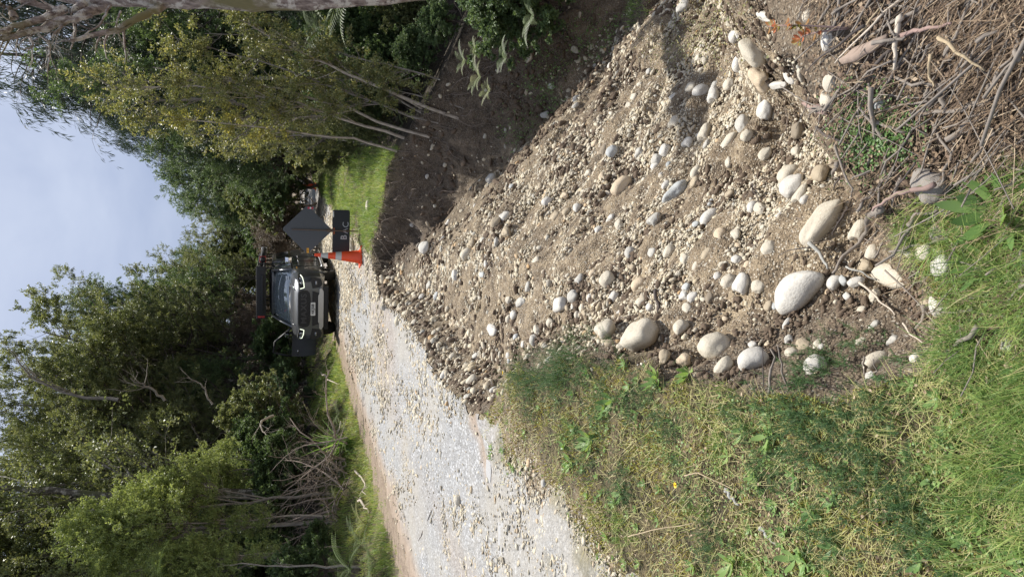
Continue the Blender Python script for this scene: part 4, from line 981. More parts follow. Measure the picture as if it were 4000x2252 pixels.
LM = {
 'olive': leafmat('olive_leaves', [(0, (0.067, 0.087, 0.037)), (.4, (0.154, 0.185, 0.081)), (.7, (0.262, 0.284, 0.129)), (1, (0.435, 0.419, 0.210))], .35, .46, .45, .8),
 'green': leafmat('green_leaves', [(0, (0.050, 0.086, 0.040)), (.5, (0.119, 0.181, 0.079)), (1, (0.249, 0.327, 0.140))], .35, .46, .45, .8),
 'dark': leafmat('dark_needles', [(0, (0.021, 0.036, 0.024)), (.6, (0.049, 0.075, 0.043)), (1, (0.093, 0.126, 0.066))], .25, .46, .45, .6),
 'lime': leafmat('lime_leaves', [(0, (0.123, 0.162, 0.058)), (.5, (0.264, 0.325, 0.118)), (1, (0.518, 0.564, 0.224))], .42, .46, .45, .8),
 'bush': leafmat('bush_leaves', [(0, (0.081, 0.096, 0.042)), (.4, (0.181, 0.201, 0.081)), (.72, (0.334, 0.321, 0.139)), (.9, (0.518, 0.419, 0.182)), (1, (0.570, 0.331, 0.179))], .42, .46, .45, 1.6),
 'yellow': leafmat('yellowing_leaves', [(0, (0.14, 0.16, 0.05)), (.5, (0.30, 0.29, 0.09)), (1, (0.52, 0.44, 0.13))], .45, .46, .45, 1.6),
 'teal': leafmat('blue_green_sprays', [(0, (0.043, 0.084, 0.051)), (.5, (0.100, 0.168, 0.093)), (1, (0.190, 0.276, 0.147))], .3, .46, .45, .8),
 'brown': leafmat('dead_brown_sprays', [(0, (0.08, 0.06, 0.045)), (.5, (0.18, 0.14, 0.11)), (1, (0.33, 0.27, 0.215))], .15, .46, .45, 1),
 'fern': leafmat('fern_fronds', [(0, (0.045, 0.072, 0.029)), (.5, (0.115, 0.158, 0.061)), (.8, (0.222, 0.243, 0.103)), (1, (0.329, 0.243, 0.126))], .35, .46, .45, 1),
}
def kids(P, R, m, tr, length, ang, k, rg, up=0.0, wob=.12, rs=.55, droop_end=0.0, lshape=None, flat_=0.0):
    N = len(P); t = rg.uniform(tr[0], tr[1], (N, m)); n_ = P.shape[1] - 1
    f = t * n_; i = np.minimum(f.astype(int), n_ - 1); fr = (f - i)[..., None]; ar = np.arange(N)[:, None]
    base = P[ar, i] * (1 - fr) + P[ar, i + 1] * fr; T = unit(P[ar, i + 1] - P[ar, i])
    r0 = (R[ar, i] * (1 - fr[..., 0]) + R[ar, i + 1] * fr[..., 0]) * rs
    q_ = rg.normal(0, 1, T.shape); q_[..., 2] *= 1 - flat_; perp = unit(q_ - T * (q_ * T).sum(-1, keepdims=True))
    an = ang * rg.uniform(.75, 1.25, (N, m))[..., None]
    d = (T * np.cos(an) + perp * np.sin(an)).reshape(-1, 3)
    L_ = length * rg.uniform(.6, 1.2, (N, m))
    if lshape is not None: L_ = L_ * lshape((t - tr[0]) / (tr[1] - tr[0]))
    L_ = L_.ravel(); out = np.zeros((N * m, k, 3)); out[:, 0] = base.reshape(-1, 3)
    for j in range(1, k):
        d = unit(d + np.array([0, 0, 1.]) * (up - droop_end * j / k) + rg.normal(0, wob, d.shape)); out[:, j] = out[:, j - 1] + d * (L_ / (k - 1))[:, None]
    rr_ = r0.reshape(-1, 1) * np.linspace(1, .3, k)[None]
    return out, rr_
def leaves(P, q, size, rg, ratio=.5, along=.5, spread=.03, up=.5, hang=0.0, tint_c=.35, t0=.1):
    """q leaves on each twig"""
    N, k, _ = P.shape; t = rg.uniform(t0, 1, (N, q)) * (k - 1); i = np.minimum(t.astype(int), k - 2); fr = (t - i)[..., None]; ar = np.arange(N)[:, None]
    c = P[ar, i] * (1 - fr) + P[ar, i + 1] * fr; T = unit(P[ar, i + 1] - P[ar, i])
    c = c + rg.normal(0, spread, c.shape); d = unit(T * along + rg.normal(0, .6, T.shape) + np.array([0, 0, -hang]))
    nrm = unit(rg.normal(0, .6, d.shape) + np.array([0, 0, up])); s = unit(np.cross(d, nrm)); L_ = size * rg.uniform(.6, 1.35, (N, q, 1))
    ti = np.clip(np.repeat(rg.random((N, 1)), q, 1) * (1 - tint_c) + rg.random((N, q)) * tint_c, 0, 1)
    b = c + d * L_; m_ = c + d * L_ * .5 + np.cross(s, d) * L_ * .08; w_ = L_ * ratio / 2
    V = np.stack([c, m_ + s * w_, b, m_ - s * w_], 2).reshape(-1, 3)
    F = np.arange(len(V)).reshape(-1, 4)
    return V, F, np.repeat(ti.ravel(), 4)
def trunk_line(h, k, rg, lean=(0, 0), wob=.04):
    z = np.linspace(0, 1, k); off = np.cumsum(rg.normal(0, wob, (k, 2)), 0) * h / k * 2; off[0] = 0
    return np.stack([off[:, 0] + lean[0] * z * h, off[:, 1] + lean[1] * z * h, z * h], -1)[None]
class Proto:
    def __init__(s, wood, bark, leaf, mat):
        V, F = join_np(wood); s.w = mesh_np('trunk', V, F); s.w.materials.append(bark)
        V, F, T = leaf; s.l = mesh_np('crown', V, [F], dict(tint=T)); s.l.materials.append(mat)
def wood_of(*levels):
    out = []
    for P, R, sd_ in levels:
        V, q, c = tubes(P, R, sd_); out.append((V, [q]))
    return out
def proto_broad(seed, mat, bark, h=8.0, leaf=.050, q=17, nb=34, low=.18, sprd=.30, dens=1.0, hang=0.0, fl=.5, fork=True, ratio=.5, thick=.016):
    rg = np.random.default_rng(seed)
    P0 = trunk_line(h * .93, 10, rg, wob=.06); R0 = np.linspace(thick * h, .003 * h, 10)[None]
    lv = [(P0, R0, 9)]; tr = P0; tR = R0
    if fork:
        P1, R1 = kids(P0, R0, 4, (max(.15, low * .7), max(.5, low)), h * .5, .45, 9, rg, .12, .08, .7); lv.append((P1, R1, 6)); 
        tr = np.concatenate([np.stack([np.interp(np.linspace(0, 9, 9), range(10), P0[0, :, j]) for j in range(3)], -1)[None], P1]); tR = np.concatenate([np.interp(np.linspace(0, 9, 9), range(10), R0[0])[None], R1])
        nbb = int(nb * .62)
    else: nbb = int(nb * 1.3)
    P2, R2 = kids(tr, tR, nbb, (low, 1), h * sprd * .8, 1.15, 6, rg, .10, .12, .45, lshape=lambda t: (1.15 - .75 * t), flat_=.3); lv.append((P2, R2, 4))
    P3, R3 = kids(P2, R2, 7, (.3, 1), h * .095, .75, 5, rg, .08, .16, .5, flat_=fl); lv.append((P3, R3, 3))
    P4, R4 = kids(P3, R3, 5, (.45, 1), h * .034, .8, 3, rg, .05, .2, .6, flat_=fl); 
    lf = leaves(P4, int(q * dens), leaf, rg, ratio, .6, .012 * h / 8 * 1.6, 1.5, hang)
    return Proto(wood_of(*lv), bark, lf, mat)
def proto_weeping(seed, mat, h=10.0, q=7):
    rg = np.random.default_rng(seed)
    P0 = trunk_line(h, 12, rg, wob=.02); R0 = np.linspace(.018 * h, .002 * h, 12)[None]
    P2, R2 = kids(P0, R0, 95, (.12, .99), h * .26, 1.2, 7, rg, .10, .08, .4, .35, lshape=lambda t: (1.1 - .85 * t))
    P3, R3 = kids(P2, R2, 10, (.06, 1), h * .085, .7, 5, rg, -.30, .10, .5, .3)
    P4, R4 = kids(P3, R3, 5, (.1, 1), h * .055, .5, 4, rg, -.55, .08, .5)
    lf = leaves(P4, q, .20, rg, .10, 1.3, .02, .3, .9, .3, 0)
    return Proto(wood_of((P0, R0, 8), (P2, R2, 4), (P3, R3, 3)), B_dark, lf, mat)
PR = {
 'k1': proto_broad(1, LM['olive'], B_grey, dens=2.2), 'k2': proto_broad(2, LM['olive'], B_dark, nb=40, dens=2.0, sprd=.34),
 'k3': proto_broad(3, LM['green'], B_dark, nb=36, dens=2.2), 'k4': proto_broad(4, LM['olive'], B_moss, nb=30, low=.3, dens=2.2, leaf=.06),
 'l1': proto_broad(5, LM['lime'], B_grey, h=6, leaf=.045, nb=34, low=.5, sprd=.17, dens=1.3, thick=.009),
 'l2': proto_broad(6, LM['lime'], B_pale, h=6, leaf=.045, nb=30, low=.5, sprd=.14, dens=1.3, fork=False, thick=.008),
 'd1': proto_broad(7, LM['dark'], B_dark, nb=40, dens=2.4, low=.05), 'd2': proto_broad(8, LM['green'], B_dark, nb=44, dens=2.4, low=.05, sprd=.36),
 'r1': proto_weeping(9, LM['dark']), 'r2': proto_weeping(10, LM['dark'], q=6),
 's1': proto_broad(11, LM['green'], B_dark, h=3, leaf=.05, nb=40, low=.03, sprd=.5, dens=1.8), 's2': proto_broad(12, LM['teal'], B_dark, h=3, leaf=.045, nb=44, low=.02, sprd=.5, dens=2.6, ratio=.3),
 's3': proto_broad(13, LM['brown'], B_brush, h=3, leaf=.05, nb=36, low=.02, sprd=.5, dens=1.0, ratio=.25), 's4': proto_broad(14, LM['olive'], B_grey, h=3, leaf=.045, nb=40, low=.03, sprd=.5, dens=1.6),
}
PH = dict(k1=8, k2=8, k3=8, k4=8, l1=6, l2=6, d1=8, d2=8, r1=10, r2=10, s1=3, s2=3, s3=3, s4=3)
rt_ = np.random.default_rng(77)
def tree(proto, x, y, h, label, cat='tree', group=None, wide=1.0, rz=None, lean=None, name=None):
    p = PR[proto]; z = float(H(np.array(x), np.array(y), False)) - .05
    nm = name or {'r': 'weeping_conifer', 's': 'shrub', 'l': 'sapling'}.get(proto[0], 'broadleaf_tree')
    root = empty(nm, (x, y, z), rt_.uniform(0, 6.28) if rz is None else rz); s_ = h / PH[proto]; root.scale = (s_ * wide, s_ * wide, s_)
    if lean: root.rotation_euler = (lean[0], lean[1], root.rotation_euler[2])
    obj('trunk', p.w, None, root); obj('crown', p.l, None, root)
    return tag(root, label, cat, group)
def tree_top(proto, px, py, Y, label, group=None, **k):
    """a tree whose top shows at this pixel when it stands at distance Y"""
    s_ = at(px, py, 20.0)[0] / 20.0
    if group == GL and proto[0] != 'l': Y = max(Y, (7.7 + 1.9 * min(1, max(0, (-s_ - .05) / .15))) / (.2 - s_))
    elif px < 1600 and py > 1000: Y = max(Y, 7.3 / (.2 - s_)) if s_ < .1 else Y
    T = at(px, py, Y); zb = float(H(np.array(T[0]), np.array(Y), False))
    return tree(proto, T[0], Y, T[2] - zb, label, group=group, **k)
GL, GR = 'trees of the forest left of the road', 'dark trees of the forest right of the road'
LEFT = [('k2', -650, 2420, 14.5, 'olive tree at the picture edge behind the ferns'), ('k4', -430, 2180, 16.5, 'tall olive tree left of the mossy trunk'),
 ('k1', -300, 1960, 18.5, 'tall olive tree behind the mossy trunk'), ('k2', -60, 1760, 19.5, 'broad olive tree above the heap of dead brush'),
 ('k1', -10, 1610, 21, 'olive tree over the flax bush, with a bare dead branch at its top'), ('k4', 50, 1440, 22.5, 'tallest crown on the skyline, above the blue green shrub'),
 ('k2', 110, 1330, 24, 'rounded olive crown left of the open car door'), ('k1', 190, 1235, 25, 'leaning olive crown above the open car door'),
 ('k3', 250, 1140, 27, 'dark fringed tree directly above the roof rack'), ('k4', 440, 1060, 29, 'loose olive tree right above the car'),
 ('k1', 560, 985, 32, 'olive tree beside the gap of sky'), ('k3', 640, 915, 36, 'small dark tree at the end of the left forest edge'),
 ('k3', 380, 1420, 20.5, 'dense green tree with low branches over the car door'), ('k2', 480, 1250, 23, 'mid height tree close behind the car'),
 ('k1', 320, 1620, 18, 'mid height olive tree behind the blue green shrub'), ('k4', 300, 1800, 17, 'mid height tree behind the dead brush'),
 ('l1', 560, 2230, 13.5, 'bright young sapling near the picture edge'), ('l1', 180, 2150, 14.5, 'tall lime green sapling catching the sun'),
 ('l1', 430, 2010, 14.8, 'lime green young tree in front of the mossy trunk'), ('l2', 780, 2060, 13.2, 'slim sapling with a pointed pale crown'),
 ('l2', 860, 2190, 12.6, 'shorter slim sapling left of the pointed one'), ('l2', 1080, 2240, 11.8, 'low leaning sapling with yellowish tips'),
 ('l1', 700, 1850, 16.0, 'lime green shrubby tree right of the mossy trunk'), ('k3', 620, 1500, 19.5, 'shaded tree left of the car door')]
for p, px, py, Y, lab in LEFT: tree_top(p, px + (50 if py < 1700 else 0), py + (95 if py < 1700 and p[0] != 'l' else 0), Y, lab, GL, wide=rt_.uniform(.8, 1.0))
for i in range(56):
    Y = rt_.uniform(17, 46); X = road_l(Y) - rt_.uniform(6, 18); el_ = math.tan(math.radians(rt_.uniform(6, 10)))
    tree(['k1', 'k2', 'k3', 'k4', 'd2'][i % 5], X, Y, max(4.5, min(10, math.hypot(X, Y) * el_ + .8)), 'olive green tree lost in the crowd deep inside the left forest', group='trees deep in the left forest', wide=1.15)
RIGHT = [('r1', -420, 60, 21, 'nearest weeping conifer, behind the dead trunk'), ('r2', -150, 290, 24, 'tall weeping conifer reaching the top picture edge'),
 ('r1', 140, 385, 27, 'weeping conifer with curled tips against the sky'), ('r2', 290, 500, 31, 'weeping conifer with a ragged outline, second on the skyline'),
 ('r1', 420, 600, 35, 'slender weeping conifer, lowest of the drooping ones'), ('r2', -500, -260, 19, 'weeping conifer beyond the picture edge behind the dead trunk'),
 ('d1', 330, 200, 17, 'dark leafy tree in the shade behind the sunlit bushes'), ('d2', 560, 60, 15, 'dark tree behind the dead trunk'), ('d2', 700, 330, 16, 'dark dense tree behind the yellowing sapling'),
 ('d1', 900, -120, 12.5, 'dark tree in deep shade right of the dead trunk'), ('d1', 760, 420, 20, 'dark green tree at the turn of the verge'),
 ('k3', 640, 690, 38, 'green tree where the road disappears'), ('k3', 700, 790, 42, 'small green tree closing the end of the road'), ('k1', 745, 860, 46, 'pale green tree far down the road'),
 ('s4', 860, 700, 30, 'olive shrub behind the far sign'), ('d2', 640, 560, 24, 'dark green tree right of the far cone'), ('k3', 800, 620, 27, 'leafy tree over the far sign')]
for p, px, py, Y, lab in RIGHT: tree_top(p, px + (20 if p[0] == 'r' else 0), py - (105 if p[0] == 'r' else 0), Y, lab, GR, wide=rt_.uniform(.95, 1.2))
for i in range(30):
    Y = rt_.uniform(13.5, 44); X = max(road_r(Y) + 3.8, .2 * Y + 2.8) + rt_.uniform(0, 12)
    hh = min(9.0, math.hypot(X, Y) * math.tan(math.radians(rt_.uniform(5, 9.5))) + 1.5)
    tree(['d1', 'r1', 'd2', 'k3', 'r2'][i % 5], X, Y, hh, 'dark evergreen lost in the crowd deep inside the right forest', group='trees deep in the right forest', wide=1.2)
for i in range(26):   # low growth closing the end
    Y = rt_.uniform(38, 50); X = -4 + i * .75 + rt_.uniform(-.5, .5)
    if road_l(Y) - .8 < X < road_r(Y) + .8 and Y < 44: Y += 8
    tree(['s1', 's4', 's3', 's1'][i % 4], X, Y, rt_.uniform(1.8, 3.2), 'faint low shrub closing the view at the end of the road', 'shrub', 'low shrubs at the far end of the road', wide=1.2)
for i in range(16):   # end of the view, where the road bends away
    Y = rt_.uniform(46, 60); X = -6 + i * 2.2 + rt_.uniform(-.8, .8)
    tree(['k3', 'k1', 'd2', 's4'][i % 4], X, Y, rt_.uniform(4.2, 6.4), 'hazy green tree closing the view at the end of the road', group='trees at the far end of the road', wide=1.3)
# undergrowth shrubs, each its own
SH = [('s2', 1000, 1560, 16.2, 'blue green feathery shrub, tallest beside the car door'), ('s2', 1090, 1640, 15.4, 'blue green feathery shrub in front of the tall one'), ('s2', 1180, 1530, 16.8, 'low blue green shrub beside the verge grass'),
 ('s2', 1240, 1450, 17.6, 'small dark green shrub nearest the open car door'), ('s1', 1040, 1440, 19.5, 'dark shrub behind the open car door'), ('s1', 960, 1350, 22, 'dark shrub close behind the car door'), ('s3', 900, 1290, 24, 'dry brown bush showing left of the roof rack'),
 ('s3', 930, 1190, 26, 'dry brown bush behind the roof rack'), ('s4', 980, 1050, 27, 'olive shrub right behind the car'), ('s3', 1010, 965, 29, 'pinkish dead bracken bush above the sign'), ('s3', 1000, 900, 31, 'brown dead bush beyond the road edge'),
 ('s1', 930, 920, 33, 'green shrub among the dead bushes above the sign'), ('s4', 1060, 840, 33, 'yellow green bush near the far cone'), ('s3', 970, 780, 32, 'dry brown bush above the far cone'), ('s1', 900, 650, 28, 'dark bush above the far sign'),
 ('s4', 1100, 600, 24, 'yellow tinged bush overhanging the far sign'), ('s1', 860, 1760, 17, 'glossy yellow green bush above the dead brush'), ('s4', 820, 1700, 18, 'pale leaved bush behind the dead brush'), ('s1', 900, 2030, 15.8, 'dark bush left of the mossy trunk'),
 ('s1', 1160, 2120, 12.6, 'dark low bush behind the ferns'), ('s1', 1020, 2260, 12.2, 'dark bush at the picture edge behind the ferns'), ('s2', 1350, 2160, 10.8, 'ferny green bush at the road edge by the picture border'), ('s4', 1230, 1890, 16.8, 'low shrub behind the mossy trunk foot'),
 ('s1', 1330, 2040, 12.8, 'small dark shrub before the mossy trunk'), ('s1', 950, 1860, 16.2, 'shaded bush right of the mossy trunk'),
 ('s1', 1230, 240, 12.4, 'shaded bush low behind the pale stems'), ('s1', 1350, 90, 11.0, 'shaded bush right of the pale stems'), ('s1', 1500, 200, 9.8, 'shaded bush beside the brown ferns'), ('s1', 1300, 400, 12.6, 'shaded bush behind the leaning stems'),
 ('s1', 1600, 60, 8.8, 'shaded bush under the dead trunk'), ('s1', 1730, -40, 7.8, 'shaded bush beyond the brown ferns'), ('s4', 1290, 560, 14.0, 'brown green bush at the right edge of the verge'), ('s4', 1200, 600, 16.5, 'olive bush over the verge before the far sign'), ('s4', 1060, 540, 17, 'olive bush between the stems and the far sign')]
for p, px, py, Y, lab in SH: tree_top(p, px, py, Y, lab, 'undergrowth shrubs', cat='shrub', wide=rt_.uniform(.9, 1.3))
for i in range(44):
    side = i % 2; Y = rt_.uniform(13, 40); X = road_l(Y) - rt_.uniform(2.6, 5) if side else max(road_r(Y) + 3.6, .2 * Y + 2.6) + rt_.uniform(0, 3)
    tree(['s1', 's4', 's1', 's3', 's1'][i % 5], X, Y, rt_.uniform(1.2, 2.6), 'nondescript dark shrub filling the forest edge ' + ('left' if side else 'right') + ' of the road', 'shrub', 'shrubs filling the forest edge ' + ('left' if side else 'right'), wide=1.2)

LIP = [(2.45, 10.9, 1.0, 's4'), (2.9, 11.0, 1.2, 's1'), (3.2, 11.4, 1.5, 's4'), (2.95, 12.0, 1.4, 's4'), (3.3, 13.0, 1.6, 's1'), (3.5, 10.9, 1.4, 's1'), (3.8, 11.3, 1.9, 's1'), (4.2, 10.4, 1.4, 's4'), (4.5, 11.0, 2.0, 's1'), (4.8, 9.6, 1.5, 's1'), (3.7, 12.2, 2.1, 's1'), (3.8, 14.2, 1.9, 's4'), (4.2, 12.8, 2.4, 's1'), (5.4, 8.9, 1.8, 's1'), (5.4, 10.2, 2.4, 's1'), (4.4, 15.6, 2.2, 's1')]
LIPL = ['thick low bush at the green verge corner of the torn bank', 'dark low bush next along the torn lip', 'olive low bush behind the dark one on the lip', 'low olive bush at the right border of the verge', 'dark bush at the right border of the verge', 'bush overhanging the torn lip below the leaning stems', 'dark bush inside the leaning stems', 'dull bush on the lip near the long pale stem', 'dark bush behind the long pale stem', 'bush above the fern clump', 'tall dark bush deep behind the verge corner', 'olive bush deeper along the verge', 'tall dark bush deep behind the leaning stems', 'dark bush beyond the fern clump', 'tall dark bush beyond the fern clump', 'dark bush farther along the verge border']
for (x_, y_, h_, p_), lab in zip(LIP, LIPL): tree(p_, x_, y_, h_, lab, 'shrub', 'thicket on the lip of the torn bank', wide=.85)
# ------------------------------------------------------------------ the leaning, sunlit bushes on the bank
def stem_pts(pix, k=12):
    B, t_ = hit(float(pix[0][0]), float(pix[0][1])); B = B.reshape(3); dy = B[1] - pix[0][2] if B[1] < 22 else 0
    pp = np.array([at(a, b, c + dy) for a, b, c in pix]); pp[0, 2] -= .04
    s = np.linspace(0, len(pp) - 1, k); P = np.stack([np.interp(s, range(len(pp)), pp[:, j]) for j in range(3)], -1)
    P[1:-1] = (P[:-2] + 2 * P[1:-1] + P[2:]) / 4; return P
def bush(stems, r, mat, bark, label, seed, nb=16, lb=.55, q=7, leaf=.036, low=.25, name='leaning_bush', ratio=.55, gap=1.0, ang=.8):
    rg = np.random.default_rng(seed); P0 = np.stack([stem_pts(s) for s in stems]); c0 = P0[0, 0].copy(); P0 = P0 - c0 + rg.normal(0, .012, P0.shape)
    r = r * .8; nb = int(nb * 1.25); low = low * .7; R0 = np.linspace(r, r * .25, 12)[None] * np.linspace(1, .8, len(stems))[:, None]
    P1, R1 = kids(P0, R0, nb, (low, 1), lb, ang, 6, rg, .10, .12, .5, lshape=lambda t: 1.1 - .5 * t)
    P2, R2 = kids(P1, R1, 7, (.3, 1), lb * .38, .8, 4, rg, .06, .18, .5)
    P3, R3 = kids(P2, R2, 4, (.4, 1), lb * .15, .8, 3, rg, .08, .2, .6)
    root = empty(name, c0); V, F = join_np(wood_of((P0, R0, 7), (P1, R1, 4), (P2, R2, 3))); obj('stems', mesh_np('stems', V, F), bark, root)
    V, F, T = leaves(P3, int(q * 1.35), leaf, rg, ratio, .5, .012, 1.0, 0, .5); obj('crown', mesh_np('crown', V, [F], dict(tint=T)), mat, root)
    return tag(root, label, 'bush', 'sunlit bushes leaning over the torn bank')
bush([[(1782, 462, 8.6), (1350, 288, 8.8), (1170, 195, 9.0), (880, 60, 9.2)]], .032, LM['bush'], B_pale, 'leaning bush with the longest pale stem, crossing toward the dead trunk', 1, 15, .55, low=.42, q=6)
bush([[(1700, 480, 9.2), (1300, 340, 9.5), (1000, 230, 9.8), (680, 150, 10)], [(1690, 470, 9.2), (1330, 250, 9.4), (1100, 140, 9.6), (800, 130, 9.8)]], .026, LM['bush'], B_grey, 'twin stemmed leafy bush with golden top, right of the middle', 2, 17, .55)
bush([[(1668, 542, 9.5), (1290, 405, 9.8), (1080, 345, 10), (600, 265, 10.3)]], .030, LM['bush'], B_pale, 'bush with a straight pale stem ending low on the soil bank', 3, 20, .62)
bush([[(1580, 540, 10), (1350, 470, 10.1), (1140, 395, 10.2), (720, 330, 10.5), (400, 345, 10.8)]], .030, LM['bush'], B_pale, 'tallest sunlit bush, its crown against the weeping conifers', 4, 24, .62)
bush([[(1548, 592, 10.3), (1400, 545, 10.3), (1180, 515, 10.3), (930, 490, 10.4), (640, 450, 10.5)]], .026, LM['yellow'], B_pale, 'slim sapling with bright yellow leaves at its tip', 5, 10, .42, low=.62, q=7)
bush([[(1330, 470, 12), (1050, 440, 11.8), (830, 380, 11.8), (520, 400, 11.8)]], .055, LM['bush'], B_grey, 'brown barked small tree behind the yellow sapling', 6, 24, .7, leaf=.04)
bush([[(1480, 570, 11.3), (1250, 530, 11.6), (1000, 530, 12), (720, 520, 12.3)], [(1480, 560, 11.3), (1300, 520, 11.8), (1150, 500, 12.3), (980, 500, 12.6)]], .028, LM['bush'], B_grey, 'brownish bush leaning over the green verge toward the signs', 7, 20, .6, low=.2)
bush([[(1200, 300, 13), (800, 310, 13), (480, 320, 13), (215, 320, 13)]], .040, LM['green'], B_grey, 'grey green topped small tree rising above the sunlit bushes', 8, 20, .6, low=.6, leaf=.042)
bush([[(1760, 330, 8.2), (1560, 260, 8.3), (1400, 230, 8.5), (1300, 200, 8.8)]], .018, LM['bush'], B_grey, 'sparse twiggy bush above the brown ferns', 9, 14, .45, q=6, leaf=.03, low=.2)
bush([[(1800, 420, 8.4), (1620, 370, 8.6), (1480, 330, 8.8), (1250, 300, 9)]], .016, LM['bush'], B_grey, 'thin dull leaved bush at the foot of the long pale stem', 10, 16, .42, q=6, leaf=.03, low=.1)
bush([[(1560, 500, 9.8), (1430, 440, 9.9), (1300, 440, 10), (1150, 460, 10.2)]], .016, LM['bush'], B_grey, 'thicket of small twigs between the pale stems', 11, 18, .45, q=6, leaf=.03, low=.05)
bush([[(1150, 560, 14), (1020, 560, 14.5), (870, 570, 15)]], .02, LM['bush'], B_grey, 'small bush just in front of the far sign', 12, 14, .5, q=5, low=.1)
# loose bare stems
def bare(pix, r, label, seed, mat=None, name='bare_shrub', sub=5, sl=.5, cat='branch'):
    rg = np.random.default_rng(seed); P0 = stem_pts(pix)[None]; c0 = P0[0, 0].copy(); P0 = P0 - c0 + rg.normal(0, r * .5, P0.shape)
    R0 = np.linspace(r, r * .3, 12)[None]; lv = [(P0, R0, 7)]
    if sub:
        P1, R1 = kids(P0, R0, sub, (.3, .95), sl, .6, 6, rg, .05, .15, .5); lv.append((P1, R1, 4)); P2, R2 = kids(P1, R1, 3, (.3, 1), sl * .4, .6, 4, rg, 0, .2, .5); lv.append((P2, R2, 3))
    V, F = join_np(wood_of(*lv)); return tag(obj(name, mesh_np(name, V, F), mat or B_pale, loc=c0), label, cat)
bare([(1640, 285, 8.4), (1560, 190, 8.5), (1500, 60, 8.6)], .020, 'bare forked pale stem in front of the dark hollow', 21)
bare([(1668, 440, 9.0), (1470, 330, 9.2), (1320, 300, 9.4)], .012, 'thin bare stem crossing behind the longest pale stem', 22)
bare([(1900, 120, 7.4), (1800, 90, 7.5), (1700, 60, 7.6)], .014, 'bare twig standing above the brown ferns', 23)
# dead lichened trunk at the picture edge with its bare limbs
def dead_tree():
    root = empty('dead_tree', at(2350, -190, 6.5)); c0 = np.array(root.location); rg = np.random.default_rng(5)
    T = np.array([at(2350, -190, 6.5), at(1850, -75, 6.6), at(1400, -25, 6.7), at(1000, -2, 6.8), at(640, -8, 6.9), at(330, -10, 7.0), at(60, -60, 7.1), at(-300, -90, 7.2)])
    s = np.linspace(0, 7, 40); P = np.stack([np.interp(s, range(8), T[:, j]) for j in range(3)], -1) - c0 + rg.normal(0, .009, (40, 3))
    R = np.interp(s, [0, 1, 2, 4, 5, 7], [.17, .14, .11, .085, .07, .045]) * (1 + rg.normal(0, .05, 40))
    o = obj('trunk', tube_mesh('trunk', P, R, 14), B_dead, root)
    limbs = [([(640, 20, 6.9), (560, 60, 6.8), (440, 120, 6.7), (265, 165, 6.6)], .040), ([(420, 10, 7.0), (330, 70, 6.9), (150, 115, 6.8), (0, 160, 6.7)], .050),
             ([(330, 10, 7), (290, 50, 6.9), (200, 35, 6.9), (0, -20, 6.8)], .045), ([(250, 40, 6.9), (130, 85, 6.8), (0, 120, 6.7), (-60, 190, 6.6)], .036),
             ([(200, 60, 6.9), (110, 90, 6.85), (60, 130, 6.8), (-30, 160, 6.7)], .030), ([(360, 60, 6.9), (250, 90, 6.8), (200, 150, 6.7)], .020),
             ([(470, 45, 6.9), (455, 90, 6.8), (452, 130, 6.8)], .010), ([(430, 20, 6.9), (390, 100, 6.7), (330, 135, 6.6)], .012), ([(190, 160, 6.7), (195, 200, 6.65), (183, 285, 6.6)], .012),
             ([(150, 135, 6.8), (190, 165, 6.7), (240, 188, 6.65)], .010), ([(110, 130, 6.8), (130, 180, 6.7), (90, 195, 6.7)], .012), ([(60, 70, 6.9), (40, 30, 6.9), (-40, 20, 6.9)], .035)]
    for i, (pix, r) in enumerate(limbs):
        P0 = np.array([at(*p) for p in pix]); k = 14; s = np.linspace(0, len(P0) - 1, k); P0 = np.stack([np.interp(s, range(len(P0)), P0[:, j]) for j in range(3)], -1) - c0
        P0[1:-1] = (P0[:-2] + 2 * P0[1:-1] + P0[2:]) / 4; P0 = P0[None] + rg.normal(0, r * .22, (1, k, 3)); R0 = (np.linspace(r, r * .35, k) * (1 + rg.normal(0, .08, k)))[None]
        lv = [(P0, R0, 8)]; P1, R1 = kids(P0, R0, 5, (.35, 1), .28, .7, 6, rg, .02, .16, .45); lv.append((P1, R1, 4)); P2, R2 = kids(P1, R1, 4, (.2, 1), .12, .8, 4, rg, 0, .25, .5); lv.append((P2, R2, 3))
        V, F = join_np(wood_of(*lv)); obj('branch', mesh_np('branch', V, F), B_dead, root)
    tag(root, 'dead lichen crusted tree with bare forked limbs along the picture edge', 'dead tree')
dead_tree()
# mossy trunk of the left forest
def mossy():
    b = at(1385, 1952, 16.3); root = empty('mossy_tree', (b[0], b[1], float(H(b[0:1], b[1:2], False)[0]) - .05)); c0 = np.array(root.location); rg = np.random.default_rng(15)
    T = np.array([c0, at(1300, 1948, 16.3), at(1000, 1930, 16.3), at(700, 1925, 16.3), at(420, 1935, 16.4), at(0, 1900, 16.6), at(-300, 1850, 16.8)])
    s = np.linspace(0, 6, 30); P = (np.stack([np.interp(s, range(7), T[:, j]) for j in range(3)], -1) - c0 + rg.normal(0, .012, (30, 3)))[None]
    R = (np.interp(s, [0, 1, 3, 6], [.17, .125, .095, .03]) * (1 + rg.normal(0, .05, 30)))[None]
    P1, R1 = kids(P, R, 18, (.4, 1), 1.9, .9, 7, rg, .1, .12, .45); P2, R2 = kids(P1, R1, 7, (.2, 1), .8, .8, 5, rg, .05, .15, .5, flat_=.5); P3, R3 = kids(P2, R2, 5, (.2, 1), .4, .8, 3, rg, 0, .2, .5, flat_=.5)
    V, F = join_np(wood_of((P, R, 12), (P1, R1, 5), (P2, R2, 3))); obj('trunk', mesh_np('trunk', V, F), B_moss, root)
    V, F, T_ = leaves(P3, 12, .075, rg, .5, .6, .04, .9); obj('crown', mesh_np('crown', V, [F], dict(tint=T_)), LM['olive'], root)
    tag(root, 'mossy old tree with a thick straight trunk at the left road edge', 'tree')
mossy()
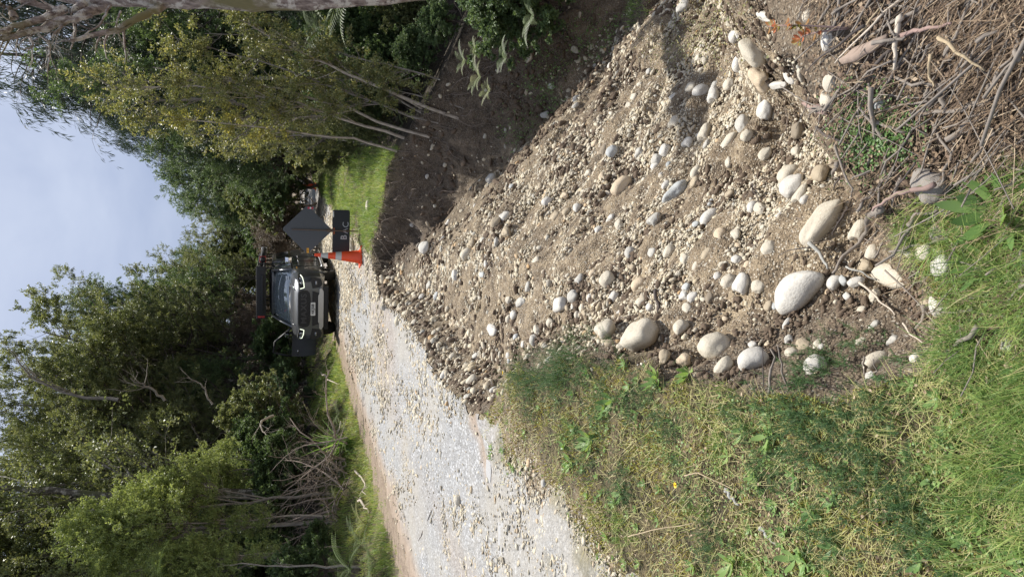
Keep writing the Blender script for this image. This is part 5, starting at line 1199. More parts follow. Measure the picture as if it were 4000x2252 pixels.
bare([(1300, 2020, 15), (1150, 2015, 15.2), (1040, 2012, 15.4)], .045, 'bare grey pole stump just left of the mossy trunk', 31, B_grey, 'bare_sapling', 4, .3)
bare([(1415, 2216, 10.6), (1150, 2208, 10.9), (900, 2205, 11.2)], .022, 'slender pale pole leaning through the bushes near the picture edge', 32, B_grey, 'bare_sapling', 4, .3)
bare([(470, 1560, 20), (300, 1550, 20.2), (130, 1480, 20.4), (60, 1400, 20.5)], .05, 'bare dead limb poking above the skyline crowns', 34, B_grey, 'bare_sapling', 9, 1.0)
bare([(640, 1560, 17.5), (560, 1500, 17.4), (515, 1480, 17.3)], .035, 'bleached forked limb high in the left forest', 35, B_grey, 'bare_sapling', 6, .8)
bare([(1060, 1620, 16), (1010, 1650, 15.6), (1040, 1700, 15.3)], .03, 'bleached curved branch across the blue green shrub', 36, B_pale, 'bare_sapling', 4, .5)
bare([(820, 1580, 16), (790, 1500, 16), (730, 1470, 16)], .022, 'pale antler shaped branch above the blue green shrub', 37, B_grey, 'bare_sapling', 5, .5)
# felled brush heap and fallen limbs on the left verge
def brush_heap():
    rg = np.random.default_rng(51); c = at(1300, 1850, 15.0); z = float(H(c[0:1], c[1:2], False)[0]); c0 = np.array([c[0] - .1, 15.0, z]); n = 46
    st = np.stack([rg.normal(0, .5, n), rg.normal(0, .35, n), rg.uniform(0, .3, n)], -1)
    d = unit(np.stack([rg.normal(.15, .55, n), rg.normal(-.1, .4, n), rg.uniform(.15, 1.1, n)], -1)); k = 9; P = np.zeros((n, k, 3)); P[:, 0] = st; L_ = rg.uniform(.8, 2.1, n)
    for j in range(1, k):
        d = unit(d + rg.normal(0, .16, d.shape) + np.array([0, 0, -.03])); P[:, j] = P[:, j - 1] + d * (L_ / k)[:, None]
    R = rg.uniform(.008, .028, n)[:, None] * np.linspace(1, .35, k)[None]
    P1, R1 = kids(P, R, 5, (.3, 1), .45, .7, 6, rg, 0, .22, .5); P2, R2 = kids(P1, R1, 4, (.2, 1), .22, .8, 4, rg, 0, .3, .5)
    V, F = join_np(wood_of((P, R, 5), (P1, R1, 4), (P2, R2, 3))); tag(obj('brush_heap', mesh_np('brush_heap', V, F), B_brush, loc=c0), 'tangled heap of dead grey brown brushwood on the left verge', 'brushwood')
brush_heap()
for i, (pix, r, lab) in enumerate([([(1270, 1450), (1290, 1480), (1330, 1500)], .03, 'white bleached branch lying on the verge by the car door'), ([(1350, 1640), (1330, 1700), (1300, 1760)], .022, 'pale branch fallen on the left verge grass'),
     ([(1400, 1830), (1440, 1880), (1450, 1930)], .022, 'forked pale branch reaching the road edge'), ([(1420, 1950), (1455, 1985)], .03, 'broken white branch at the foot of the mossy tree'), ([(1240, 1900), (1330, 1860), (1370, 1800)], .035, 'bleached limb sticking out of the brush heap')]):
    P, t = hit(np.array([p[0] for p in pix], float), np.array([p[1] for p in pix], float)); P[:, 2] += .08; k = 8; s = np.linspace(0, len(P) - 1, k)
    P = np.stack([np.interp(s, range(len(P)), P[:, j]) for j in range(3)], -1); c0 = P.mean(0); rg = np.random.default_rng(60 + i); P0 = (P - c0 + rg.normal(0, r, P.shape))[None]; R0 = np.linspace(r, r * .4, k)[None]
    P1, R1 = kids(P0, R0, 4, (.3, 1), .3, .6, 5, rg, .1, .15, .5); V, F = join_np(wood_of((P0, R0, 6), (P1, R1, 4))); tag(obj('fallen_branch', mesh_np('fallen_branch', V, F), WD['pale'], loc=c0), lab, 'branch')

# ------------------------------------------------------------------ ferns and flax
def frond(L_, rg, pairs=26, droop=.9):
    """one arching frond along +x: rachis and narrow pinnae"""
    s = np.linspace(0, 1, pairs); a = 1.0 - droop * s * 1.6; x = np.cumsum(np.cos(a)) / pairs * L_; z = np.cumsum(np.sin(a)) / pairs * L_; V, F = [], []
    for i in range(1, pairs):
        w_ = L_ * .17 * math.sin(math.pi * (.12 + .88 * s[i])) ** .8 + .004
        for sg in (-1, 1):
            b = len(V); c = np.array([x[i], 0, z[i]]); e = c + np.array([w_ * .35, sg * w_, -w_ * .25]); h_ = L_ / pairs * .26; m_ = (c + e) / 2 + [0, 0, w_ * .06]
            V += [c + [-h_, 0, 0], m_ + [-h_, 0, 0], e, m_ + [h_, 0, 0], c + [h_, 0, 0]]; F += [[b, b + 1, b + 3, b + 4], [b + 1, b + 2, b + 3, b + 3]]
    return np.array(V), np.array(F), np.stack([x, 0 * x, z], -1)
def fern(px, py, Y, n, L_, label, tint=(.2, .7), seed=0, trunk=0.0, name='fern', el=.0, aim=None):
    rg = np.random.default_rng(800 + seed); b = at(px, py, Y); zb = float(H(b[0:1], b[1:2], False)[0]); z0 = zb if trunk == 0 else zb; base = np.array([b[0], Y, max(zb, b[2] - L_ * .25) if trunk == 0 else zb])
    root = empty(name, base); parts = []; tv = []
    for i in range(n):
        V, F, rc = frond(L_ * rg.uniform(.75, 1.15), rg, 26, rg.uniform(.6, 1.1)); az_ = (i * 6.28 / n + rg.normal(0, .25)) if aim is None else rg.normal(aim, .8); c_, s_ = math.cos(az_), math.sin(az_)
        V = V @ np.array([[c_, s_, 0], [-s_, c_, 0], [0, 0, 1]]) + [0, 0, trunk]; ff = F.copy(); tri = ff[ff[:, 2] == ff[:, 3]][:, :3]; qu = ff[ff[:, 2] != ff[:, 3]]
        parts.append((V, [qu, tri])); tv.append(np.full(len(V), rg.uniform(*tint)))
    V, F = join_np(parts); obj('fronds', mesh_np('fronds', V, F, dict(tint=np.concatenate(tv))), LM['fern'], root)
    if trunk: obj('trunk', tube_mesh('trunk', np.stack([np.zeros(8), np.zeros(8), np.linspace(-.1, trunk, 8)], -1), np.linspace(.11, .07, 8), 9), B_dark, root)
    return tag(root, label, 'fern', 'ferns under the trees')
FN = [(1860, 300, 7.6, 9, .24, 'yellowing brown green fern, biggest of the clump on the bank', (.6, 1)), (1900, 350, 7.5, 8, .20, 'rusty tipped fern lowest in the clump on the bank', (.75, 1)), (1800, 240, 7.9, 8, .24, 'pale green fern above the yellowing clump', (.4, .8)),
 (1850, 200, 8.2, 8, .22, 'yellow green fern at the back of the bank clump', (.5, .9)), (1700, 90, 8.8, 9, .45, 'large dark fern in the shade below the dead trunk', (.0, .4)), (1900, 90, 8.0, 9, .32, 'green fern right of the yellowing clump', (.2, .6)),
 (1560, 480, 10.4, 7, .28, 'small pale fern between the leaning stems', (.4, .8)), (1960, 220, 7.0, 8, .24, 'dull green fern on the shaded bank', (.1, .5)), (2060, 60, 6.4, 8, .3, 'yellow green fern near the turf clod', (.3, .7)),
 (1430, 2200, 10.6, 10, .65, 'green fern at the road edge by the picture border', (.2, .6)), (1380, 2120, 11.2, 9, .6, 'dark fern beside the road edge one', (.1, .5)), (1400, 2050, 12.4, 8, .5, 'rust coloured fern left of the mossy trunk', (.8, 1)), (1330, 2230, 10.9, 9, .7, 'darker fern behind the road edge ones', (.1, .5)),
 (1345, 1700, 15.0, 8, .5, 'pale fern under the flax bush', (.5, .8)), (1310, 1610, 16.0, 8, .45, 'fern behind the left verge grass', (.3, .7)), (1360, 1960, 14.5, 8, .45, 'brownish fern at the foot of the mossy tree', (.7, 1))]
for i, (px, py, Y, n, L_, lab, ti) in enumerate(FN): fern(px, py, Y, n, L_, lab, ti, i)
for i, (px, py, Y, h_, lab) in enumerate([(1380, 110, 11.5, 1.7, 'tree fern in the dark behind the bare forked stem'), (1560, -60, 10.0, 1.5, 'tree fern in the dark at the picture edge'), (900, 2290, 13.0, 2.6, 'tree fern behind the saplings near the picture border')]):
    fern(px, py, Y, 14, 1.15, lab, (.05, .5), 40 + i, h_, 'tree_fern')
def flax(px, py, Y, n, L_, label, seed):
    rg = np.random.default_rng(seed); b = at(px, py, Y); base = np.array([b[0], Y, float(H(b[0:1], b[1:2], False)[0])]); az_ = rg.uniform(0, 6.28, n)
    V, F, T = blades(rg.normal(0, .05, n), rg.normal(0, .05, n), np.zeros(n), rg.uniform(.7, 1.15, n) * L_, np.full(n, .040), az_, rg.uniform(.1, .7, n), rg.uniform(.12, .6, n), rg.uniform(.2, .9, n))
    return tag(obj('flax_bush', mesh_np('flax_bush', V, F, dict(tint=T)), M_weed, loc=base), label, 'flax bush')
flax(1270, 1735, 15.6, 46, 1.15, 'flax bush with long arching strap leaves by the brush heap', 3)
flax(1120, 1190, 27.5, 36, 1.1, 'spiky flax clump behind the car roof rack', 4)
# turf clod that slid down, with its own grass
def clod():
    P, t = hit(2520., 45.); P = P.reshape(3); root = empty('turf_clod', P); V, F = stone_template(3, 900, 2.2, .22); V = V * [.34, .20, .13]
    obj('soil', mesh_np('soil', V, [F], dict(soil=np.ones(len(V)))), M_ground, root)
    rg = np.random.default_rng(9); n = 900; x = rg.uniform(-.30, .30, n); y = rg.normal(0, .10, n); z = .10 - .12 * (x / .34) ** 2 - .06
    v = blades(x, y, z + .04, rg.uniform(.05, .14, n), np.full(n, .006), rg.uniform(0, 6.28, n), rg.uniform(.1, 1.0, n), rg.uniform(.1, .5, n), rg.uniform(.2, .6, n))
    obj('grass', mesh_np('grass', v[0], v[1], dict(tint=v[2])), M_grass, root); tag(root, 'clod of green turf that slid down to the shadow line', 'turf clod')
clod()
# red leaved weed on the near bank, grey creeping weed on the slope
def red_weed():
    P, t = hit(3330., 110.); P = P.reshape(3); root = empty('red_leaved_weed', P); rg = np.random.default_rng(2)
    for tip in ((3000, 105), (3115, 170), (3290, 20)):
        E = at(tip[0], tip[1], P[1] + .18) - P; s = np.linspace(0, 1, 12)[:, None]; Q = E * s + np.array([0, 0, .05]) * np.sin(s * 3.14); obj('stem', tube_mesh('stem', Q, np.linspace(.003, .0012, 12), 5), WD['pink'], root)
        s = rg.uniform(.35, 1, 26); C_ = E * s[:, None] + np.array([0, 0, .05]) * np.sin(s * 3.14)[:, None]
        V, F, T = leafset(C_[:, 0], C_[:, 1], C_[:, 2], np.full(26, .022), np.full(26, .009), rg.uniform(0, 6.28, 26), rg.uniform(-.2, .8, 26), rg.uniform(0, 1, 26)); obj('leaves', mesh_np('leaves', V, F, dict(tint=T)), M_redl, root)
    tag(root, 'weed with red tipped leaves on long stems leaning over the gravel', 'weed')
M_redl = leafmat('red_weed_leaves', [(0, (.12, .20, .04)), (.3, (.30, .16, .05)), (1, (.55, .13, .07))], .4, .5, .3)
red_weed()
def creeper(px, py, sx, n, label, seed):
    rg = np.random.default_rng(seed); E, t = hit(rg.normal(px, sx, n), rg.normal(py, sx * .8, n)); P, _ = hit(float(px), float(py)); P = P.reshape(3); x, y, z = (E - P).T
    V, F, T = leafset(x, y, z + rg.uniform(.01, .07, n), rg.uniform(.010, .020, n) , rg.uniform(.008, .014, n), rg.uniform(0, 6.28, n), rg.uniform(-.3, .9, n), rg.uniform(.2, 1, n)); tag(obj('creeping_weed', mesh_np('creeping_weed', V, F, dict(tint=T)), LM['bush'], loc=P), label, 'weeds', kind='stuff')
creeper(2760, 120, 90, 520, 'straggling yellow green weed creeping over the upper gravel', 1)
creeper(2620, 200, 60, 260, 'smaller straggling weed by the middle of the upper gravel', 2)
# green sprigs on the shaded bank
for i, (px, py, n, lab) in enumerate([(2050, 500, 70, 'small green sprig low on the shaded bank'), (2130, 350, 110, 'ferny green sprig on the shaded bank near the gravel'), (2330, 130, 120, 'green weeds where the shaded bank meets the gravel'), (2180, 250, 60, 'thin green sprig between the two larger ones')]):
    rg = np.random.default_rng(i); P, t = hit(float(px), float(py)); P = P.reshape(3); n *= 3; x, y = rg.normal(0, .16, n), rg.normal(0, .16, n)
    V, F, T = leafset(x, y, H(P[0] + x, P[1] + y, False) - P[2] + rg.uniform(.02, .12, n), rg.uniform(.02, .05, n), rg.uniform(.01, .02, n), rg.uniform(0, 6.28, n), rg.uniform(-.3, .9, n), rg.uniform(.2, .8, n)); tag(obj('green_sprig', mesh_np('green_sprig', V, F, dict(tint=T)), M_weed, loc=P), lab, 'plants', kind='stuff')
# ------------------------------------------------------------------ boxes, bevels, lettering
def bm_mesh(name, bm, smooth=True):
    me = bpy.data.meshes.new(name); bm.normal_update(); bm.to_mesh(me); bm.free()
    if smooth: me.polygons.foreach_set('use_smooth', np.ones(len(me.polygons), bool))
    return me
def add_box(bm, x0, x1, y0, y1, z0, z1, bev=0.0, seg=2):
    r = bmesh.ops.create_cube(bm, size=1.0); vs = r['verts']
    for v in vs: v.co = Vector(((x0 + x1) / 2 + v.co.x * (x1 - x0), (y0 + y1) / 2 + v.co.y * (y1 - y0), (z0 + z1) / 2 + v.co.z * (z1 - z0)))
    if bev:
        es = list({e for v in vs for e in v.link_edges}); bmesh.ops.bevel(bm, geom=es, offset=bev, segments=seg, affect='EDGES', profile=.6)
def box(name, dims, mat, parent, bev=.01, rot=None, loc=None):
    bm = bmesh.new(); add_box(bm, *dims, bev); return place(obj(name, bm_mesh(name, bm), mat, parent), rot, loc)
def place(o, rot=None, loc=None):
    if rot: o.rotation_euler = rot
    if loc is not None: o.location = loc
    flatshade(o.data); return o
def flatshade(me, ang=38):
    try: me.set_sharp_from_angle(angle=math.radians(ang))
    except Exception: pass
def poly_plate(name, pts, thick, mat, parent, bev=.0, axis_='y', off=0.0, smooth=True):
    """a flat outline in x,z given thickness along y"""
    bm = bmesh.new(); vs = [bm.verts.new((x, off, z)) for x, z in pts]; f = bm.faces.new(vs)
    r = bmesh.ops.extrude_face_region(bm, geom=[f]); nv = [g for g in r['geom'] if isinstance(g, bmesh.types.BMVert)]
    for v in nv: v.co.y += thick
    bmesh.ops.recalc_face_normals(bm, faces=bm.faces)
    if bev: bmesh.ops.bevel(bm, geom=[e for e in bm.edges], offset=bev, segments=2, affect='EDGES')
    o = obj(name, bm_mesh(name, bm), mat, parent); flatshade(o.data); return o
def rounded(w, h, r, n=5):
    out = []
    for cx, cy, a0 in ((w / 2 - r, h / 2 - r, 0), (-w / 2 + r, h / 2 - r, 90), (-w / 2 + r, -h / 2 + r, 180), (w / 2 - r, -h / 2 + r, 270)):
        for i in range(n + 1):
            a = math.radians(a0 + 90 * i / n); out.append((cx + r * math.cos(a), cy + r * math.sin(a)))
    return out
def lettering(name, text, size, mat, parent, loc, rot, xs=1.0, depth=.002, bold=.0, spacing=1.0):
    cu = bpy.data.curves.new(name, 'FONT'); cu.body = text; cu.size = size; cu.align_x = 'CENTER'; cu.align_y = 'CENTER'; cu.extrude = depth; cu.offset = bold; cu.space_character = spacing
    t_ = bpy.data.objects.new(name, cu); C.objects.link(t_); bpy.context.view_layer.update()
    me = bpy.data.meshes.new_from_object(t_.evaluated_get(bpy.context.evaluated_depsgraph_get())); bpy.data.objects.remove(t_); bpy.data.curves.remove(cu); me.name = name
    o = obj(name, me, mat, parent); o.scale = (xs, 1, 1); o.rotation_euler = rot; o.location = loc; return o
M_signback = plain('sign_back_grey', (.085, .09, .095), .5, .3, .18, 40, .05); M_black = plain('black_panel', (.012, .013, .015), .5, 0, .3, 20)
M_steel = plain('rusty_steel', (.16, .12, .09), .75, .4, .5, 40, .3); M_rust = plain('orange_rust', (.33, .10, .04), .85, 0, .3, 50, .3)
M_stko = plain('orange_sticker', (.75, .36, .02), .5); M_stkr = plain('red_sticker', (.55, .05, .08), .5); M_white = plain('white_paint', (.75, .75, .73), .5, 0, .06)
M_faded = plain('faded_white_letters', (.40, .41, .42), .7, 0, .25, 60); M_cone = plain('orange_cone_plastic', (.82, .085, .02), .45, 0, .12, 14)
M_band = plain('grey_white_reflective_band', (.50, .50, .48), .35, 0, .1, 60); M_yink = plain('black_ink', (.02, .02, .02), .6)

# ------------------------------------------------------------------ road work sign seen from behind
def diamond_sign(px, py, yaw, side, label, small=False, panel=True):
    P, t = hit(float(px), float(py)); P = P.reshape(3); P[2] = float(HR(P[0:1], P[1:2])[0]); root = empty('road_sign', P, yaw)
    dz = .47 + .03 if panel else .25; hd = side * math.sqrt(2) / 2; zc = dz + hd + .06
    pts = rounded(side, side, .05); pts = [((x - z) / math.sqrt(2), (x + z) / math.sqrt(2) + zc) for x, z in pts]
    tilt = .10
    def Y_(z): return tilt * (z - .2)
    bd = poly_plate('diamond_board', pts, .006, M_signback, root); bd.rotation_euler = (-tilt, 0, 0); bd.location = (0, .02, 0)
    if panel:
        pn = poly_plate('lower_panel', [(x, z + .30 + .09) for x, z in rounded(.885, .345, .04)], .006, M_black, root); pn.rotation_euler = (-tilt, 0, .0); pn.location = (-.02, .014, 0)
        lettering('ghost_letter', 'B', .17, M_faded, root, (-.135, .048, .33), (math.pi / 2 - tilt, 0, 0), 1.0, .002, .004)
        lettering('ghost_letter', 'A', .17, M_faded, root, (.00, .048, .31), (math.pi / 2 - tilt, 0, 0), 1.0)
        lettering('ghost_letter', 'C', .17, M_faded, root, (.125, .050, .295), (math.pi / 2 - tilt, 0, 0), 1.0)
        for o in root.children:
            if o.name.startswith('ghost'): o.location.y = .014 + .39 * 0 - .004 + tilt * o.location.z * -1 * -1 - .006
        box('label_strip', (.27, .39, .004, .008, .535, .552), M_white, root, .001, (-tilt, 0, 0), (0, .0, 0))
    # frame: bent rusty bar up the back, foot bar, clamp
    z_top = zc + hd * .55
    P0 = np.array([[0, -.015, .0], [0, -.015, .25], [.0, -.012 + tilt * .55, .55], [0, -.010 + tilt * .9, .9], [.0, -.004 + tilt * z_top, z_top]]) + np.array([0, 0, .03])
    obj('post', tube_mesh('post', P0, [.013] * 5, 8), M_steel, root)
    box('bracket', (-.035, .035, -.004, .016, zc - hd - .01, zc - hd + .11), M_steel, root, .004, (-tilt, 0, 0))
    box('clamp', (-.075, .055, -.008, .010, zc - hd - .045, zc - hd - .015), M_rust, root, .004, (-tilt, 0, 0))
    if panel:
        F0 = np.array([[-.42, -.32, .02], [-.2, -.10, .03], [0, -.01, .035], [.2, .35, .02]])
        obj('foot_bar', tube_mesh('foot_bar', F0, [.012] * 4, 6), M_steel, root); obj('foot_bar', tube_mesh('foot_bar', np.array([[.25, -.2, .02], [0, 0, .03], [-.25, .35, .02]]), [.012] * 3, 6), M_steel, root)
        a = poly_plate('sticker', [(x - .42, z + zc - .01) for x, z in rounded(.10, .045, .004)], .002, M_stko, root); a.rotation_euler = (-tilt, 0, 0); a.location = (0, .0155, 0)
        lettering('sticker_print', 'ON', .026, M_yink, a, (-.42, -.001, zc - .01), (math.pi / 2, 0, 0))
        b = poly_plate('sticker', [(x + .44, z + zc - .06) for x, z in rounded(.04, .11, .004)], .002, M_stkr, root); b.rotation_euler = (-tilt, 0, 0); b.location = (0, .0155, 0)
        poly_plate('sticker_stripe', [(x + .44, z + zc - .06) for x, z in rounded(.038, .03, .002)], .001, M_white, b, off=-.001)
    else:
        lettering('white_mark', '11', .10, M_white, root, (-.36, .015 + tilt * zc, zc), (math.pi / 2 - tilt, 0, math.pi * 0))
    return tag(root, label, 'road sign')
diamond_sign(1409, 903, -.12, .70, 'grey diamond sign seen from behind on a rusty post with a black panel below')
diamond_sign(1232, 672, .10, .72, 'far diamond sign half hidden by leaves, beside the far cone', panel=False)
def cone(px, py, h, label, bands, yaw=0.0, lean=(0, 0)):
    P, t = hit(float(px), float(py)); P = P.reshape(3); P[2] = float(HR(P[0:1], P[1:2])[0]); root = empty('traffic_cone', P, yaw); root.rotation_euler = (lean[0], lean[1], yaw)
    bm = bmesh.new(); add_box(bm, -.19, .19, -.19, .19, 0, .035, .012); o = obj('base', bm_mesh('base', bm), M_cone, root); flatshade(o.data)
    def lathe(name, prof, mat):
        n = 32; V = np.array([[r * math.cos(a), r * math.sin(a), z] for r, z in prof for a in np.arange(n) * 2 * math.pi / n]); idx = np.arange(len(prof) * n).reshape(len(prof), n)
        q = np.stack([idx[:-1], np.roll(idx[:-1], -1, 1), np.roll(idx[1:], -1, 1), idx[1:]], -1).reshape(-1, 4); o = obj(name, mesh_np(name, V, [q]), mat, root); flatshade(o.data)
    rr = lambda z: .135 - (.135 - .026) * (z - .035) / (h - .035)
    lathe('cone_body', [(.150, .035), (.145, .045), (rr(.06), .06), (rr(.3), .3), (rr(.6), .6), (rr(h - .01), h - .01), (.02, h), (.012, h), (.012, h - .1)], M_cone)
    for a, b in bands: lathe('reflective_band', [(rr(a) - .003, a), (rr(a) + .003, a), (rr(b) + .003, b), (rr(b) - .003, b)], M_band)
    return tag(root, label, 'traffic cone', 'traffic cones')
cone(1415, 1003, .92, 'near orange cone with two grey bands, held down by stones by the road edge', [(.40, .515), (.66, .80)], .25, (.0, .03))
cone(1236, 728, .90, 'far orange cone with one pale band, where the road bends', [(.62, .76)], .1)
put_stone('stone', 1385, 958, 34, 38, 10, 'cream', 'round cream stone weighing down the sign foot behind the cone', kind=0, sink=.15)
put_stone('stone', 1404, 1020, 34, 32, 0, 'cream', 'squarish cream stone in front of the near cone base', kind=2, sink=.12)
put_stone('stone', 1447, 803, 40, 18, 75, 'cream', 'cream stone lying on the green verge grass', kind=5, sink=.25)

# ------------------------------------------------------------------ the pickup
def car_paint():
    t = NT('grey_car_paint', .28); co = t.coords(); n = t.noise(6, 3, .5, co); d = t.noise(2.2, 4, .6, co)
    t.b.inputs['Metallic'].default_value = .6; t.b.inputs['Coat Weight'].default_value = .8; t.b.inputs['Coat Roughness'].default_value = .06
    z = t.n('ShaderNodeSeparateXYZ'); t.l(co, z.inputs[0]); dust = t.math('MULTIPLY', t.ramp(z.outputs[2], [(.0, (1, 1, 1)), (1, (0, 0, 0))]), t.ramp(d, [(.4, (0, 0, 0)), (.7, (1, 1, 1))]))
    c = t.mix(n, (.13, .134, .145), (.16, .165, .175)); return t.done(t.mix(t.math('MULTIPLY', dust, .35), c, (.26, .22, .18)))
M_paint = car_paint(); M_trim = plain('black_plastic', (.018, .018, .019), .55, 0, .3, 30); M_tyre = plain('tyre_rubber', (.022, .021, .020), .85, 0, .4, 40, .4)
M_rim = plain('dark_alloy', (.20, .20, .21), .35, .9, .1); M_chrome = plain('chrome', (.75, .75, .77), .12, 1.0, .03); M_silver = plain('silver_trim', (.50, .50, .50), .35, .8, .08)
def glass_mat():
    t = NT('car_glass', .03); t.b.inputs['Base Color'].default_value = (.40, .47, .50, 1); t.b.inputs['Metallic'].default_value = .35; t.b.inputs['Transmission Weight'].default_value = .5; t.b.inputs['IOR'].default_value = 1.45; t.b.inputs['Roughness'].default_value = .02; t.b.inputs['Coat Weight'].default_value = 1.0; t.b.inputs['Coat Roughness'].default_value = .01
    return t.m
M_glass = glass_mat()
M_glass2 = NT('clear_side_glass', .02); M_glass2.b.inputs['Transmission Weight'].default_value = 1.0; M_glass2.b.inputs['IOR'].default_value = 1.1; M_glass2.b.inputs['Base Color'].default_value = (.55, .62, .60, 1); M_glass2 = M_glass2.m
def emis(name, col, s):
    t = NT(name, .3); t.b.inputs['Base Color'].default_value = (*col, 1); t.b.inputs['Emission Color'].default_value = (*col, 1); t.b.inputs['Emission Strength'].default_value = s; return t.m
M_drl = emis('running_light_glow', (.93, 1.0, .80), 1.0); M_lens = plain('lamp_lens', (.30, .31, .33), .12, .6, .2); M_dark = plain('cabin_interior', (.02, .02, .022), .8); M_red = plain('red_strap', (.40, .03, .03), .5)
def loft(name, secs, mat, parent, mirror=True, closed=False, cap=True):
    """secs: list of (y, [(x,z),...]) with equal counts, x >= 0, from bottom to centre top; mirrored across x"""
    ring = []
    for y, pr in secs:
        a = [(x, y, z) for x, z in pr]; b = [(-x, y, z) for x, z in pr[::-1]] if mirror else []
        ring.append(a + b)
    n = len(ring[0]); V = np.array(ring).reshape(-1, 3); idx = np.arange(len(V)).reshape(len(ring), n)
    q = np.stack([idx[:-1], np.roll(idx[:-1], -1, 1), np.roll(idx[1:], -1, 1), idx[1:]], -1).reshape(-1, 4)
    fs = [q] + ([idx[0:1, ::-1], idx[-1:]] if cap else [])
    me = mesh_np(name, V, fs); o = obj(name, me, mat, parent); return o
def cut(o, cutters):
    for c in cutters:
        m_ = o.modifiers.new('cut', 'BOOLEAN'); m_.operation = 'DIFFERENCE'; m_.solver = 'EXACT'; m_.object = c
    bpy.context.view_layer.update(); dg = bpy.context.evaluated_depsgraph_get(); me = bpy.data.meshes.new_from_object(o.evaluated_get(dg)); mats = list(o.data.materials)
    o.modifiers.clear(); o.data = me
    for c in cutters: bpy.data.objects.remove(c)
    flatshade(o.data, 32)
def cyl(x0, x1, y, z, r, n=36):
    bm = bmesh.new(); bmesh.ops.create_cone(bm, cap_ends=True, segments=n, radius1=r, radius2=r, depth=abs(x1 - x0)); me = bm_mesh('cutter', bm, False); o = bpy.data.objects.new('cutter', me); C.objects.link(o)
    o.rotation_euler = (0, math.pi / 2, 0); o.location = ((x0 + x1) / 2, y, z); return o
def build_car():
    X0, Y0 = -.56, 20.55; z = float(HR(np.array([X0]), np.array([Y0 + 2]))[0]); root = empty('pickup', (X0, Y0, z), -.19)
    tag(root, 'dark grey double cab pickup facing the camera, one front door open, roof rack on top', 'pickup truck')
    # lower body with bonnet: sections from the nose (y=0) back to the tail (y=5.3); origin of the sections at the ground
    S = [(.00, [(.0, .40), (.62, .42), (.74, .50), (.76, .75), (.74, .98), (.66, 1.06), (.40, 1.08), (.0, 1.09)]),
         (.10, [(.0, .36), (.78, .38), (.88, .48), (.90, .76), (.86, 1.02), (.76, 1.12), (.45, 1.15), (.0, 1.16)]),
         (.30, [(.0, .34), (.86, .36), (.945, .48), (.955, .80), (.92, 1.06), (.82, 1.17), (.50, 1.20), (.0, 1.21)]),
         (.85, [(.0, .34), (.88, .36), (.965, .48), (.970, .84), (.94, 1.10), (.86, 1.21), (.52, 1.245), (.0, 1.26)]),
         (1.35, [(.0, .34), (.86, .36), (.945, .46), (.955, .84), (.93, 1.12), (.87, 1.23), (.54, 1.28), (.0, 1.30)]),
         (1.55, [(.0, .34), (.86, .36), (.935, .46), (.945, .84), (.925, 1.12), (.885, 1.20), (.60, 1.22), (.0, 1.23)]),
         (3.55, [(.0, .34), (.86, .36), (.935, .46), (.945, .84), (.93, 1.12), (.90, 1.20), (.60, 1.21), (.0, 1.21)]),
         (3.75, [(.0, .36), (.86, .40), (.945, .50), (.965, .86), (.945, 1.14), (.91, 1.22), (.60, 1.23), (.0, 1.23)]),
         (5.10, [(.0, .46), (.84, .48), (.93, .56), (.955, .86), (.94, 1.14), (.90, 1.22), (.60, 1.23), (.0, 1.23)]),
         (5.22, [(.0, .50), (.80, .52), (.89, .60), (.92, .86), (.90, 1.12), (.86, 1.18), (.58, 1.19), (.0, 1.19)])]
    body = loft('body', S, M_paint, root)
    cut(body, [cyl(.60, 1.1, .98, .40, .475), cyl(-1.1, -.60, .98, .40, .475), cyl(.60, 1.1, 4.15, .40, .475), cyl(-1.1, -.60, 4.15, .40, .475)])
    # cab above the waist, with open window holes filled by glass
    def cab_x(zz): return .905 - (zz - 1.20) * .33
    def pil(pts, r, mat=M_paint, nm='pillar', par=root):
        return obj(nm, tube_mesh(nm, np.array(pts), [r] * len(pts), 8), mat, par)
    R_ = [(2.12, [(0, 1.80), (.60, 1.785), (.68, 1.755), (.695, 1.735), (.66, 1.725), (0, 1.74)]), (2.35, [(0, 1.865), (.60, 1.85), (.70, 1.80), (.71, 1.765), (.67, 1.755), (0, 1.78)]),
          (2.9, [(0, 1.885), (.60, 1.87), (.71, 1.81), (.72, 1.775), (.68, 1.76), (0, 1.79)]), (3.5, [(0, 1.86), (.59, 1.845), (.69, 1.79), (.70, 1.76), (.66, 1.75), (0, 1.77)])]
    loft('roof', [(y, pr) for y, pr in R_], M_paint, root, True); root.children[-1]
    for s in (-1, 1):
        pil([(s * .875, 1.42, 1.20), (s * .80, 1.75, 1.47), (s * .705, 2.16, 1.755)], .036, M_paint)
        pil([(s * .895, 2.62, 1.18), (s * .715, 2.72, 1.78)], .045, M_trim); pil([(s * .895, 3.56, 1.18), (s * .70, 3.40, 1.77)], .075, M_paint)
        W_ = [(s * .888, 1.62, 1.235), (s * .888, 2.60, 1.235), (s * .722, 2.68, 1.745), (s * .715, 2.20, 1.735)]
        def pane(nm, W):
            a = np.array(W, float); b = a - [s * .012, 0, 0]; V = np.concatenate([a, b]); n = len(a); i = np.arange(n)
            F = np.stack([i, (i + 1) % n, (i + 1) % n + n, i + n], -1); return obj(nm, mesh_np(nm, V, [F, i[None], (i[::-1] + n)[None]], smooth=False), M_glass, root)
        if s > 0: pane('side_window', W_)
        pane('side_window', [(s * .888, 2.72, 1.235), (s * .885, 3.46, 1.235), (s * .715, 3.34, 1.745), (s * .720, 2.78, 1.745)])
    # windscreen, curved
    n = 13; V = []
    for j in range(5):
        f = j / 4
        for i in range(n):
            q_ = (i / (n - 1) - .5) * 2; hw = .845 * (1 - f) + .675 * f; V.append((q_ * hw, 1.30 + f * .78 + .14 * q_ * q_ * (1 - .3 * f), 1.235 + f * .53 - .02 * q_ * q_))
